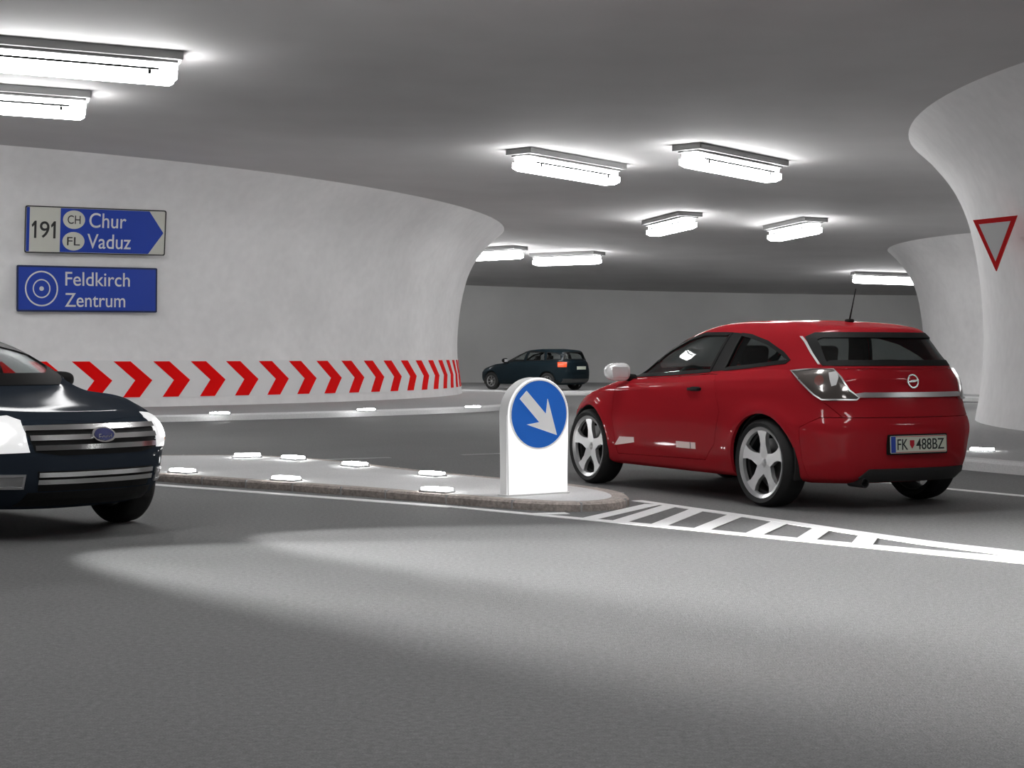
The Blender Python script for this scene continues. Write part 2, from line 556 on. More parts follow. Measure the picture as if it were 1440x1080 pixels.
# ---------------------------------------------------------------- ceiling lamps
def make_lamp(first, label, p, q, L=2.75, group='twin-tier tube lights under the ceiling'):
    p, q = Vector(p), Vector(q)
    c = (p + q) / 2
    d = q - p
    rz = math.atan2(d.y, d.x)
    if first:
        r = first.copy()
        C.objects.link(r)
        for ch in first.children:
            k = ch.copy()
            C.objects.link(k)
            k.parent = r
            for gch in ch.children:
                kk = gch.copy()
                C.objects.link(kk)
                kk.parent = k
    else:
        r = thing('ceiling_light', '', 'light')
        bm = bmesh.new()
        box(bm, (0, 0, -0.055), (L, 0.62, 0.11), bev=0.008)
        box(bm, (0, 0, -0.125), (L - .12, 0.44, 0.04), bev=0.008)
        finish('mounting_plate', bm, M['lamp_plate'], r)
        bm = bmesh.new()
        # upper light channel and the larger lit tray under it, chamfered below
        box(bm, (0, 0, -0.185), (L - 0.1, 0.27, 0.085), bev=0.012)
        y = 0.19
        prof = [(-y, -0.25), (y, -0.25), (y, -0.35), (y - .07, -0.40), (-y + .07, -0.40), (-y, -0.35)]
        hl = (L - 0.12) / 2
        a = [bm.verts.new((-hl + (0.07 if zz < -.36 else 0), yy, zz)) for yy, zz in prof]
        b = [bm.verts.new((hl - (0.07 if zz < -.36 else 0), yy, zz)) for yy, zz in prof]
        bm.faces.new(a)
        bm.faces.new(b)
        for k in range(6): bm.faces.new((a[k], a[(k + 1) % 6], b[(k + 1) % 6], b[k]))
        df = finish('light_tray', bm, M['lamp_light'], r)
        bm = bmesh.new()
        box(bm, (0, 0, -0.238), (L - 0.6, 0.41, 0.03))
        finish('seam', bm, M['lamp_line'], df)
        for e in (-1, 1):
            for s in (-1, 1):
                bm = bmesh.new()
                box(bm, (e * (L / 2 - 0.42), s * 0.194, -0.285), (0.04, 0.014, 0.06))
                finish('hanger_clip', bm, M['lamp_line'], r)
    z = zc(c.x, c.y)
    r.location = (c.x, c.y, z)
    # lie along the gently sloping ceiling
    u = Vector((cos(rz), sin(rz)))
    sl = (zc(c.x + u.x, c.y + u.y) - zc(c.x - u.x, c.y - u.y)) / 2
    vv = Vector((-u.y, u.x))
    st = (zc(c.x + vv.x, c.y + vv.y) - zc(c.x - vv.x, c.y - vv.y)) / 2
    r.rotation_euler = (Matrix.Rotation(rz, 3, 'Z') @ Matrix.Rotation(-math.atan(sl), 3, 'Y') @ Matrix.Rotation(math.atan(st), 3, 'X')).to_euler()
    if label: tag(r, label, 'light', group)
    return r
def back(q, d, L=2.75):
    q, d = Vector(q), Vector(d).normalized()
    return tuple(q - d * L)
LA = make_lamp(None, 'large lit ceiling light at upper left, the higher and nearer of two', back((-4.4, 21.8), (2.15, .72)), (-4.4, 21.8))
make_lamp(LA, 'lit ceiling light at the left frame edge below the nearer big one', back((-6.45, 25.05), (2.0, .62)), (-6.45, 25.05))
make_lamp(LA, 'lit ceiling light over road middle, left of the larger middle pair', (0.0, 29.6), (2.1, 31.85))
make_lamp(LA, 'lit ceiling light over road middle, right of the larger middle pair', (2.95, 28.5), (5.0, 30.7))
make_lamp(LA, 'short-looking lit ceiling light, left of the pair above the red car roof', (3.64, 42.8), (4.40, 39.9))
make_lamp(LA, 'lit ceiling light, right of the pair above the red car roof', (6.85, 43.4), (7.58, 40.3))
make_lamp(LA, 'far ceiling light partly hidden by the end of the left wall', (-1.75, 53.9), (0.40, 51.7))
make_lamp(LA, 'far flat ceiling light just right of the left wall end', (0.66, 55.1), (2.96, 53.1))
make_lamp(LA, 'far horizontal ceiling light partly hidden by the right piers', (12.1, 59.0), (15.2, 59.2))
go = 'tube lights overhead, out of view'
NEAR = [((-5.6, 6.0), (-3.4, 8.2)), ((1.4, 5.4), (3.4, 7.4)), ((-1.5, -4.0), (1.5, -3.4)), ((0.2, 12.6), (2.6, 14.0)), ((-12.8, 25.2), (-10.4, 26.0)), ((17, 5), (20, 6)), ((14.2, 37.5), (15.8, 39.5)), ((-8, 62), (-5, 61))]  # unseen lamps added to brighten the foreground and walls
NEAR_LABELS = ['ceiling light overhead in front of the dark blue car, left of the road', 'ceiling light overhead nearest the front of the hatched marking', 'ceiling light over the road behind the viewpoint',
               'ceiling light overhead above the island bollard', 'ceiling light over the road to the left of the signs', 'ceiling light far to the right of the road behind the right wall end',
               'ceiling light between the two right-hand flaring walls', 'ceiling light on the far side of the left wall']
for (a, b), lb in zip(NEAR, NEAR_LABELS):
    make_lamp(LA, lb, a, b, group=go)

# ---------------------------------------------------------------- chevron guard board on the left pier
def board_patch(bm, uv, s0, z0, H, pitch, extra, rad=15.12):
    """polygon in pitch units laid on the curved wall"""
    f = bm.faces.new([bm.verts.new((u, v, 0)) for u, v in uv])
    for k in range(1, 8):
        x = k / 8
        geo = bm.verts[:] + bm.edges[:] + bm.faces[:]
        bmesh.ops.bisect_plane(bm, geom=geo, plane_co=(x, 0, 0), plane_no=(1, 0, 0))
        bmesh.ops.bisect_plane(bm, geom=bm.verts[:] + bm.edges[:] + bm.faces[:], plane_co=(0, x, 0), plane_no=(0, 1, 0))
    r = bmesh.ops.extrude_face_region(bm, geom=bm.faces[:])
    top = {v for v in r['geom'] if isinstance(v, bmesh.types.BMVert)}
    for v in bm.verts:
        u, vv = v.co.x, v.co.y
        e = extra + (0.012 if v in top else 0)
        v.co = pier_point('left', (s0 + u * pitch) / rad, z0 + vv * H, e)
CH_L, CH_H, CH_Z = 0.872, 0.74, 0.34
cb = thing('chevron_board', 'long curved guard board of red chevrons along foot of left wall', 'road sign')
bm = bmesh.new()
ns, nz = 120, 10
s_a, s_b = 8.07 - 4 * CH_L, 8.07 + 22 * CH_L
grid = [[bm.verts.new(pier_point('left', (s_a + (s_b - s_a) * i / ns) / 15.12, CH_Z - .02 + (CH_H + .04) * j / nz, 0.012)) for i in range(ns + 1)] for j in range(nz + 1)]
gin = [[bm.verts.new(pier_point('left', (s_a + (s_b - s_a) * i / ns) / 15.12, CH_Z - .02 + (CH_H + .04) * j / nz, -0.004)) for i in range(ns + 1)] for j in (0, nz)]
for j in range(nz):
    for i in range(ns): bm.faces.new((grid[j][i], grid[j][i + 1], grid[j + 1][i + 1], grid[j + 1][i]))
for i in range(ns):
    bm.faces.new((gin[0][i], gin[0][i + 1], grid[0][i + 1], grid[0][i]))
    bm.faces.new((grid[nz][i], grid[nz][i + 1], gin[1][i + 1], gin[1][i]))
finish('backing_panel', bm, M['white_band'], cb, smooth=30)
CHEV = [(0, 1), (.42, 1), (.95, .47), (.60, 0), (.19, 0), (.52, .47)]
for i in range(-4, 20):
    bm = bmesh.new()
    board_patch(bm, CHEV, 8.07 + i * CH_L, CH_Z, CH_H, CH_L, 0.012)
    finish('chevron', bm, M['red_band'], cb)

# ---------------------------------------------------------------- signs on the left wall
def wall_frame(key, px_ratio, z, tilt=0.0, roll=0.0):
    """pose of a flat sign on a pier where the bearing x/y = ratio meets it"""
    cx, cy, r, o = PIERS[key]
    zt = zc(cx, cy - r)
    rr = r + o * smooth_flare(z / 4.9) + 0.09
    A = 1 + px_ratio ** 2
    B = -2 * (px_ratio * cx + cy)
    D = B * B - 4 * A * (cx * cx + cy * cy - rr * rr)
    t = (-B - math.sqrt(D)) / (2 * A)
    p = Vector((px_ratio * t, t, z))
    n = Vector((p.x - cx, p.y - cy, 0)).normalized()
    n = (n + Vector((0, 0, -tilt))).normalized()
    xax = Vector((-n.y, n.x, 0)).normalized()
    yax = n.cross(xax)
    m = Matrix((xax, yax, n)).transposed().to_4x4()
    return Matrix.Translation(p) @ m @ Matrix.Rotation(roll, 4, 'Z')
def rounded_rect(w_, h_, r, n=5):
    out = []
    for sx, sy, a0 in ((1, 1, 0), (-1, 1, 90), (-1, -1, 180), (1, -1, 270)):
        for k in range(n + 1):
            a = R(a0 + 90 * k / n)
            out.append((sx * (w_ / 2 - r) + r * cos(a), sy * (h_ / 2 - r) + r * sin(a)))
    return out
def ring_mesh(bm, r0, r1, z0, z1, n=40, sx=1, off=(0, 0)):
    rs = []
    for r, z in ((r0, z0), (r0, z1), (r1, z1), (r1, z0)):
        rs.append([bm.verts.new((off[0] + sx * r * cos(2 * PI * k / n), off[1] + r * sin(2 * PI * k / n), z)) for k in range(n)])
    for j in range(4):
        A, B = rs[j], rs[(j + 1) % 4]
        for k in range(n): bm.faces.new((A[k], A[(k + 1) % n], B[(k + 1) % n], B[k]))
def T(x, y, z): return Matrix.Translation((x, y, z))

def numeral_one(parent, m, x, h, w_):
    bm = bmesh.new()
    prism(bm, [(x - w_ * .12, -h / 2), (x + w_ * .22, -h / 2), (x + w_ * .22, h / 2), (x - w_ * .06, h / 2), (x - w_ * .5, h * .27), (x - w_ * .42, h * .12), (x - w_ * .12, h * .25)], .001, .006)
    finish('route_number', bm, m, parent)
def sign_chur():
    t = thing('direction_sign', 'upper blue arrow-shaped direction sign reading 191 Chur Vaduz on left wall', 'road sign')
    t.matrix_world = wall_frame('left', (137 - 720) / 2300, 3.70, tilt=0.15, roll=R(0.6))
    W_, H_ = 2.88, 0.93
    bm = bmesh.new()
    prism(bm, rounded_rect(W_, H_, 0.04), -0.02, 0.0)
    finish('panel', bm, M['sign_cream'], t)
    bm = bmesh.new()
    A_, B_ = rounded_rect(W_, H_, 0.04), rounded_rect(W_ - .045, H_ - .045, .03)
    rings = [[bm.verts.new((x, y, z)) for x, y in P_] for P_, z in ((A_, -.001), (A_, .007), (B_, .007), (B_, -.001))]
    for q in range(4):
        for k in range(len(A_)): bm.faces.new((rings[q][k], rings[q][(k + 1) % len(A_)], rings[(q + 1) % 4][(k + 1) % len(A_)], rings[(q + 1) % 4][k]))
    finish('border', bm, M['black_text'], t)
    bm = bmesh.new()
    x0, x1, x2, hh = -W_ / 2 + .70, W_ / 2 - .36, W_ / 2 - .05, H_ / 2 - .03
    prism(bm, [(x0, -hh), (x1, -hh), (x2, 0), (x1, hh), (x0, hh)], 0.0, 0.006)
    finish('blue_arrow_field', bm, M['blue'], t)
    bm = bmesh.new()
    prism(bm, [(-W_ / 2 + .03, -hh), (-W_ / 2 + .09, -hh), (-W_ / 2 + .09, hh), (-W_ / 2 + .03, hh)], 0.0, 0.006)
    finish('blue_edge_stripe', bm, M['blue'], t)
    xn = -W_ / 2 + .39
    numeral_one(t, M['black_text'], xn - .19, .34, .13)
    text('route_number', '9', 0.46, M['black_text'], t, T(xn, 0.0, 0.003), 0.19)
    numeral_one(t, M['black_text'], xn + .19, .34, .13)
    for y, s in ((.215, 'CH'), (-.215, 'FL')):
        bm = bmesh.new()
        bmesh.ops.create_cone(bm, cap_ends=True, segments=40, radius1=.185, radius2=.185, depth=.006)
        bmesh.ops.scale(bm, vec=(1.2, 1, 1), verts=bm.verts)
        bmesh.ops.translate(bm, vec=(x0 + .27, y, .009), verts=bm.verts)
        f = finish('country_oval', bm, M['sign_cream'], t)
        text('letters', s, 0.24, M['black_text'], f, T(x0 + .27, y, .013), 0.26)
    text('lettering', 'Chur', 0.42, M['sign_white'], t, T(-W_ / 2 + 1.66, .215, .008), 0.76)
    text('lettering', 'Vaduz', 0.42, M['sign_white'], t, T(-W_ / 2 + 1.70, -.205, .008), 0.90)
sign_chur()
def sign_feldkirch():
    t = thing('direction_sign', 'lower blue rectangular sign reading Feldkirch Zentrum with ring symbol, left wall', 'road sign')
    t.matrix_world = wall_frame('left', (125 - 720) / 2300, 2.54, tilt=0.05, roll=R(0.3))
    W_, H_ = 2.88, 0.92
    bm = bmesh.new()
    prism(bm, rounded_rect(W_, H_, 0.03), -0.02, 0.0)
    finish('panel', bm, M['blue_dark'], t)
    bm = bmesh.new()
    prism(bm, rounded_rect(W_ - .07, H_ - .07, 0.02), 0.0, 0.004)
    finish('blue_field', bm, M['blue'], t)
    for r0, r1, nm in ((.325, .355, 'outer_ring'), (.165, .19, 'inner_ring')):
        bm = bmesh.new()
        ring_mesh(bm, r0, r1, .003, .009, off=(-.95, 0), sx=.93)
        finish(nm, bm, M['sign_white'], t)
    bm = bmesh.new()
    bmesh.ops.create_cone(bm, cap_ends=True, segments=24, radius1=.045, radius2=.045, depth=.006, matrix=T(-.95, 0, .006))
    finish('centre_dot', bm, M['sign_white'], t)
    text('lettering', 'Feldkirch', 0.40, M['sign_white'], t, T(0.19, .205, .008), 1.33)
    text('lettering', 'Zentrum', 0.40, M['sign_white'], t, T(0.14, -.22, .008), 1.24)
sign_feldkirch()
def sign_yield():
    t = thing('yield_sign', 'inverted triangle give-way sign with red border on right wall', 'road sign')
    base = wall_frame('right', (1424 - 720) / 2300, 2.79, tilt=0.03)
    t.matrix_world = base @ Matrix.Translation((0.0, 0, 0.26)) @ Matrix.Rotation(R(32), 4, 'Y')
    cfg = [(-.39, .38), (.39, .38), (0, -.38)]
    def tri(k, z0, z1, m, name):
        bm = bmesh.new()
        p = [(x * k, (y - .13) * k + .13) for x, y in cfg]
        prism(bm, p, z0, z1)
        return finish(name, bm, m, t)
    tri(1.0, -.02, 0, M['red_sign'], 'red_border')
    tri(0.72, 0.0, .006, M['wall_tone'], 'white_field')
    bm = bmesh.new()
    box(bm, (0, 0.13, -.13), (.06, .06, .22))
    finish('bracket', bm, M['sign_back'], t)
M['red_sign'] = mat('yield_red', srgb(215, 14, 20), 0.5, spec=.2)
M['wall_tone'] = mat('yield_field', g(0.78), 0.6)
sign_yield()

# ---------------------------------------------------------------- keep-right bollard on the island nose
def make_bollard():
    t = thing('illuminated_bollard', 'white round-topped lit bollard with blue arrow disc on the island nose', 'bollard', (0.18, 13.3, KH + .002), R(34))
    Wd, Hh, Dp = 0.60, 0.95, 0.12
    r = Wd / 2
    prof = [(-r, 0), (r, 0)] + [(r * cos(PI * k / 32), Hh - r + r * sin(PI * k / 32)) for k in range(33)]
    bm = bmesh.new()
    vs = prism(bm, prof, -Dp / 2, Dp / 2)
    es = [e for e in bm.edges if abs(abs(e.verts[0].co.z) - Dp / 2) < 1e-5 and abs(e.verts[0].co.z - e.verts[1].co.z) < 1e-5]
    bmesh.ops.bevel(bm, geom=es, offset=0.012, segments=3, affect='EDGES')
    for f in bm.faces: f.material_index = 0 if f.normal.z > 0.6 or f.calc_center_median().z > Dp / 2 - .001 else 1
    bmesh.ops.transform(bm, matrix=Matrix.Rotation(PI / 2, 4, 'X'), verts=bm.verts)
    finish('shell', bm, [M['bollard'], M['bollard_side']], t, smooth=35)
    bm = bmesh.new()
    box(bm, (0, 0, 0.006), (Wd + .02, Dp + .02, 0.011), bev=0.003)
    finish('base_flange', bm, M['bollard_side'], t)
    rd = 0.275
    zc_ = Hh - r + 0.003
    bm = bmesh.new()
    bmesh.ops.create_cone(bm, cap_ends=True, segments=64, radius1=rd, radius2=rd, depth=.012)
    d = finish('blue_disc', bm, M['disc_blue'], t)
    d.data.transform(Matrix.Translation((0, -Dp / 2 - .006, zc_)) @ Matrix.Rotation(PI / 2, 4, 'X'))
    bm = bmesh.new()
    # arrow pointing down right, drawn along +x then turned
    A = [(-.225, .046), (.045, .046), (-.03, .145), (.245, 0), (-.03, -.145), (.045, -.046), (-.225, -.046)]
    prism(bm, A, 0, .006)
    a = finish('arrow', bm, M['disc_white'], d)
    a.data.transform(Matrix.Translation((0, -Dp / 2 - .012, zc_)) @ Matrix.Rotation(PI / 2, 4, 'X') @ Matrix.Rotation(R(-45), 4, 'Z'))
    bm = bmesh.new()
    ring_mesh(bm, rd - .003, rd + .009, 0, .014, 64)
    k = finish('disc_rim', bm, M['disc_white'], d)
    k.data.transform(Matrix.Translation((0, -Dp / 2, zc_)) @ Matrix.Rotation(PI / 2, 4, 'X'))
make_bollard()

# ================================================================ cars
def pchip(pts, x):
    pts = sorted(pts)
    if x <= pts[0][0]: return pts[0][1]
    if x >= pts[-1][0]: return pts[-1][1]
    n = len(pts)
    h = [pts[i + 1][0] - pts[i][0] for i in range(n - 1)]
    d = [(pts[i + 1][1] - pts[i][1]) / h[i] for i in range(n - 1)]
    m = [d[0]] + [0 if d[i - 1] * d[i] <= 0 else 2 * d[i - 1] * d[i] / (d[i - 1] + d[i]) for i in range(1, n - 1)] + [d[-1]]
    for i in range(n - 1):
        if x <= pts[i + 1][0]:
            t = (x - pts[i][0]) / h[i]
            return ((1 + 2 * t) * (1 - t) ** 2 * pts[i][1] + t * (1 - t) ** 2 * h[i] * m[i]
                    + t * t * (3 - 2 * t) * pts[i + 1][1] + t * t * (t - 1) * h[i] * m[i + 1])

def outline(xr, xf, w, nr, nf, br, bf, z, K):
    """half plan outline, rear centre -> side -> front centre, K points per quarter"""
    xm = (xr + xf) / 2
    def quarter(xe, n, b):
        P = []
        for i in range(401):
            a = PI / 2 * i / 400
            y = w * sin(a) ** (2 / n)
            u = cos(a) ** (2 / n) if a < PI / 2 - 1e-9 else 0
            s = 1 if xe > xm else -1
            x = xm + (xe - xm) * u - s * b * (y / w) ** 2 * u * u
            P.append(Vector((x, y)))
        L = [0]
        for p, q in zip(P, P[1:]): L.append(L[-1] + (q - p).length)
        out, j = [], 0
        for k in range(K + 1):
            t = L[-1] * k / K
            while j < 399 and L[j + 1] < t: j += 1
            f = (t - L[j]) / max(1e-9, L[j + 1] - L[j])
            out.append(P[j].lerp(P[j + 1], min(1, f)))
        return out
    q = quarter(xr, nr, br) + quarter(xf, nf, bf)[::-1][1:]
    return [Vector((p.x, p.y, pchip(z, p.x) if not isinstance(z, (int, float)) else z)) for p in q]

def body_rows(rows, K=44, sub=6):
    ctrl = [outline(*r[:7], r[7], K) for r in rows]
    crease = [len(r) > 8 and r[8] for r in rows]
    n, m = len(ctrl), len(ctrl[0])
    t = [0]
    for A, B in zip(ctrl, ctrl[1:]): t.append(t[-1] + sum((a - b).length for a, b in zip(A, B)) / m)
    def tang(i, k, side):
        P = lambda j: ctrl[j][k]
        if i == 0: return (P(1) - P(0)) / (t[1] - t[0])
        if i == n - 1: return (P(n - 1) - P(n - 2)) / (t[n - 1] - t[n - 2])
        a, b = (P(i) - P(i - 1)) / (t[i] - t[i - 1]), (P(i + 1) - P(i)) / (t[i + 1] - t[i])
        if crease[i]: return a if side < 0 else b
        h0, h1 = t[i] - t[i - 1], t[i + 1] - t[i]
        return (a * h1 + b * h0) / (h0 + h1)
    out = []
    for i in range(n - 1):
        h = t[i + 1] - t[i]
        for s in range(sub):
            u = s / sub
            row = []
            for k in range(m):
                p0, p1 = ctrl[i][k], ctrl[i + 1][k]
                m0, m1 = tang(i, k, 1) * h, tang(i + 1, k, -1) * h
                row.append(p0 * (1 + 2 * u) * (1 - u) ** 2 + m0 * u * (1 - u) ** 2 + p1 * u * u * (3 - 2 * u) + m1 * u * u * (u - 1))
            out.append(row)
    out.append(ctrl[-1])
    return out

def shell_mesh(rows, wheels, wr, K=44, sub=6, flare_r=None):
    half = body_rows(rows, K, sub)
    m = len(half[0])
    bm = bmesh.new()
    V = []
    for row in half:
        for p in row:
            p.y = max(p.y, 0)
            if flare_r and p.y > .6 and p.z < .9:
                for wx in wheels:
                    r = math.hypot(p.x - wx, p.z - wr)
                    p.y += 0.02 * math.exp(-((r - flare_r) / .055) ** 2)
        ring = [bm.verts.new(p) for p in row]
        ring += [bm.verts.new((p.x, -p.y, p.z)) for p in row[1:-1][::-1]]
        V.append(ring)
    n = len(V[0])
    for A, B in zip(V, V[1:]):
        for k in range(n): bm.faces.new((A[k], A[(k + 1) % n], B[(k + 1) % n], B[k]))
    for ring in (V[0], V[-1]):
        # strip-fill the caps between the two mirrored halves
        L, Rr = ring[:m], [ring[0]] + ring[m:][::-1] + [ring[m - 1]]
        for k in range(m - 1):
            q = []
            for v in (L[k], L[k + 1], Rr[k + 1], Rr[k]):
                if v not in q: q.append(v)
            if len(q) > 2: bm.faces.new(q)
    bmesh.ops.recalc_face_normals(bm, faces=bm.faces)
    bm.normal_update()
    bvh = BVHTree.FromBMesh(bm)
    # cavity
    outer_v = list(bm.verts)
    outer_f = list(bm.faces)
    mp = {v: bm.verts.new(v.co - v.normal * 0.03) for v in outer_v}
    for f in outer_f:
        nf = bm.faces.new([mp[v] for v in reversed(f.verts)])
        nf.material_index = 1
    me = bpy.data.meshes.new('shell')
    bm.to_mesh(me)
    bm.free()
    return me, bvh

def boolean(me, cutter, op):
    a = bpy.data.objects.new('a', me)
    b = bpy.data.objects.new('b', cutter)
    C.objects.link(a)
    C.objects.link(b)
    out = None
    for solver in ('MANIFOLD', 'EXACT'):
        md = a.modifiers.new('m', 'BOOLEAN')
        md.operation = op
        md.object = b
        try: md.solver = solver
        except TypeError: continue
        bpy.context.view_layer.update()
        out = bpy.data.meshes.new_from_object(a.evaluated_get(bpy.context.evaluated_depsgraph_get()))
        a.modifiers.clear()
        if len(out.polygons) and not (op == 'DIFFERENCE' and len(out.polygons) == len(me.polygons) and solver == 'MANIFOLD'): break
    bpy.data.objects.remove(a)
    bpy.data.objects.remove(b)
    return out

# cutter prisms: poly is in the plane across the axis ('y' -> (x,z), 'x' -> (y,z), 'z' -> (x,y))
def cutter(poly, axis, a, b, mi=2):
    bm = bmesh.new()
    def P(u, v, t): return {'y': (u, t, v), 'x': (t, u, v), 'z': (u, v, t)}[axis]
    A = [bm.verts.new(P(u, v, a)) for u, v in poly]
    B = [bm.verts.new(P(u, v, b)) for u, v in poly]
    n = len(poly)
    bm.faces.new(A)
    bm.faces.new(B)
    for k in range(n): bm.faces.new((A[k], A[(k + 1) % n], B[(k + 1) % n], B[k]))
    for f in bm.faces: f.material_index = mi
    bmesh.ops.recalc_face_normals(bm, faces=bm.faces)
    me = bpy.data.meshes.new('cut')
    bm.to_mesh(me)
    bm.free()
    return me
def grow(poly, d):
    area = sum(poly[i - 1][0] * poly[i][1] - poly[i][0] * poly[i - 1][1] for i in range(len(poly)))
    return inset(poly, -d if area > 0 else d)
def round_poly(poly, it=2): return smooth_poly(poly, it)
def wheel_cutter(x, z, r, side):
    poly = [(x + r * cos(2 * PI * k / 56), z + r * sin(2 * PI * k / 56)) for k in range(56)]
    # open the arch downwards
    return cutter(poly, 'y', side * 0.50, side * 1.3, 1)

class Skin:
    """lays patches and strips on the body surface"""
    def __init__(s, bvh): s.bvh = bvh
    def hit(s, u, v, frame):
        d, e = frame                       # ray direction and the in-plane axis (horizontal); v is z
        if frame == 'top': o, dd = Vector((u, v, 3)), Vector((0, 0, -1))
        else:
            dd = Vector(d).normalized()
            o = Vector(e).normalized() * u + Vector((0, 0, v)) - dd * 4
        r = s.bvh.ray_cast(o, dd)
        if r[0] is None:
            q = o + dd * 4
            r = s.bvh.find_nearest(q + dd * -0.8)
        nrm = r[1] if r[1].dot(dd) < 0 else -r[1]
        return r[0], nrm
    def patch(s, poly, frame, off=0.003, th=0.012, step=0.035, flip=False, dome=0.0):
        bm = bmesh.new()
        bm.faces.new([bm.verts.new((u, v, 0)) for u, v in poly])
        us, vs = [p[0] for p in poly], [p[1] for p in poly]
        for lo, hi, no in ((min(us), max(us), (1, 0, 0)), (min(vs), max(vs), (0, 1, 0))):
            k = max(1, int((hi - lo) / step))
            for i in range(1, k):
                t = lo + (hi - lo) * i / k
                bmesh.ops.bisect_plane(bm, geom=bm.verts[:] + bm.edges[:] + bm.faces[:], plane_co=(t * no[0], t * no[1], 0), plane_no=no)
        base = list(bm.verts)
        bf = list(bm.faces)
        H = {}
        for v in base: H[v] = s.hit(v.co.x, v.co.y, frame)
        cu, cv = sum(us) / len(us), sum(vs) / len(vs)
        low = {}
        for v in base:
            p, n = H[v]
            low[v] = bm.verts.new(p + n * (off - th))
        bd = [e for e in bm.edges if len(e.link_faces) == 1 and e.verts[0] in H]
        edge = {v for e in bd for v in e.verts}
        for v in base:
            p, n = H[v]
            v.co = p + n * (off + (dome if v not in edge else 0))
        for f in bf: bm.faces.new([low[v] for v in reversed(f.verts)])
        for e in bd: bm.faces.new((e.verts[0], e.verts[1], low[e.verts[1]], low[e.verts[0]]))
        if flip:
            for v in bm.verts: v.co.y *= -1
        return bm
    def strip(s, line, frame, w, off=0.004, th=0.008, step=0.04, flip=False):
        pts = []
        for a, b in zip(line, line[1:]):
            L = math.dist(a, b)
            k = max(1, int(L / step))
            pts += [(a[0] + (b[0] - a[0]) * i / k, a[1] + (b[1] - a[1]) * i / k) for i in range(k)]
        pts.append(line[-1])
        bm = bmesh.new()
        prev = None
        for i, p in enumerate(pts):
            a, b = pts[max(0, i - 1)], pts[min(len(pts) - 1, i + 1)]
            t = Vector((b[0] - a[0], b[1] - a[1])).normalized()
            nn = Vector((-t.y, t.x)) * w / 2
            ring = []
            for sg, dz in ((1, off), (-1, off), (-1, off - th), (1, off - th)):
                h, n = s.hit(p[0] + sg * nn.x, p[1] + sg * nn.y, frame)
                q = h + n * dz
                if flip: q.y *= -1
                ring.append(bm.verts.new(q))
            if prev:
                for j in range(4): bm.faces.new((prev[j], prev[(j + 1) % 4], ring[(j + 1) % 4], ring[j]))
            else: bm.faces.new(ring)
            prev = ring
        bm.faces.new(prev)
        return bm

SIDE_L = ((0, -1, 0), (1, 0, 0))           # looking at the left flank: u = x
REAR = ((1, 0, 0), (0, 1, 0))              # looking at the tail: u = y
FRONT = ((-1, 0, 0), (0, 1, 0))            # looking at the nose: u = y
REAR_LEFT = ((1, -1, 0), (-1, -1, 0))
FRONT_LEFT = ((-1, -1, 0), (-1, 1, 0))

def make_wheel(root, x, y, rz_, side, rt, rr, wd, style='five', spoke0=90, name='wheel', rim_mat=None):
    """y: centre plane; side +1 left; the wheel's outer face points to side"""
    bm = bmesh.new()
    h = wd / 2
    prof = [(rr - .012, -h + .03), (rr + .008, -h + .006), (rr + (rt - rr) * .5, -h - .002), (rt - .022, -h + .008), (rt - .005, -h + .03), (rt, -h + .06), (rt, h - .06), (rt - .005, h - .03),
            (rt - .022, h - .008), (rr + (rt - rr) * .5, h + .002), (rr + .008, h - .006), (rr - .012, h - .03)]
    lathe_y(bm, prof, 72, closed=True)
    for k in range(3):
        pass
    def place(o): o.location = (x, y, rz_); o.rotation_euler = (0, 0, 0 if side > 0 else PI)
    t = finish(name, bm, M['tyre'], root, smooth=35)
    place(t)
    bm = bmesh.new()
    yo = h - .022
    lathe_y(bm, [(rr - .02, -h + .03), (rr - .045, -.02), (rr - .05, yo - .055), (rr - .03, yo - .05), (rr - .03, -.02), (rr - .006, -h + .03)], 56, closed=True)
    finish('wheel_barrel', bm, M['alloy_dark'], t, smooth=40)
    bm = bmesh.new()
    lathe_y(bm, [(rr - .034, yo - .03), (rr - .030, yo - .004), (rr - .014, yo + .004), (rr - .002, yo + .012), (rr + .005, yo + .006), (rr + .004, yo - .02)], 72, closed=True)
    lip = 0
    ns = {'five': 5, 'seven': 7}[style]
    for i in range(ns):
        a0 = R(spoke0 + 360 / ns * i)
        wb, wm, we = (.105, .066, .125) if style == 'five' else (.075, .05, .07)
        k = rr / .27
        sp = [(.035, -wb / 2), (.07, -wb / 2 * .95), (.14, -wm / 2), (rr / k - .075, -wm / 2 * 1.15), (rr / k - .025, -we / 2), (rr / k - .025, we / 2), (rr / k - .075, wm / 2 * 1.15), (.14, wm / 2), (.07, wb / 2 * .95), (.035, wb / 2)]
        top, bot = [], []
        for (u, v) in sp:
            u, v = u * k, v * k
            X, Z = u * cos(a0) - v * sin(a0), u * sin(a0) + v * cos(a0)
            dish = -0.03 * (1 - (u / rr)) ** 1.0 + .0
            top.append(bm.verts.new((X, yo + dish, Z)))
            bot.append(bm.verts.new((X * 1.0, yo + dish - .035, Z)))
        bm.faces.new(top)
        bm.faces.new(bot)
        for q in range(len(sp)): bm.faces.new((top[q], top[(q + 1) % len(sp)], bot[(q + 1) % len(sp)], bot[q]))
    lathe_y(bm, [(0.0005, yo - .026), (.04, yo - .026), (.058, yo - .030), (.062, yo - .07), (.0005, yo - .07)], 32)
    finish('alloy_rim', bm, rim_mat or M['alloy'], t, smooth=30)
    bm = bmesh.new()
    lathe_y(bm, [(0.0005, yo - .018), (.022, yo - .019), (.030, yo - .026), (.030, yo - .05), (.0005, yo - .05)], 24)
    finish('hub_cap', bm, M['satin'], t, smooth=40)
    bm = bmesh.new()
    lathe_y(bm, [(.06, -.02), (rr - .09, -.02), (rr - .09, .0), (.06, .0)], 40, closed=True)
    finish('brake_disc', bm, M['disc_steel'], t, smooth=30)
    return t

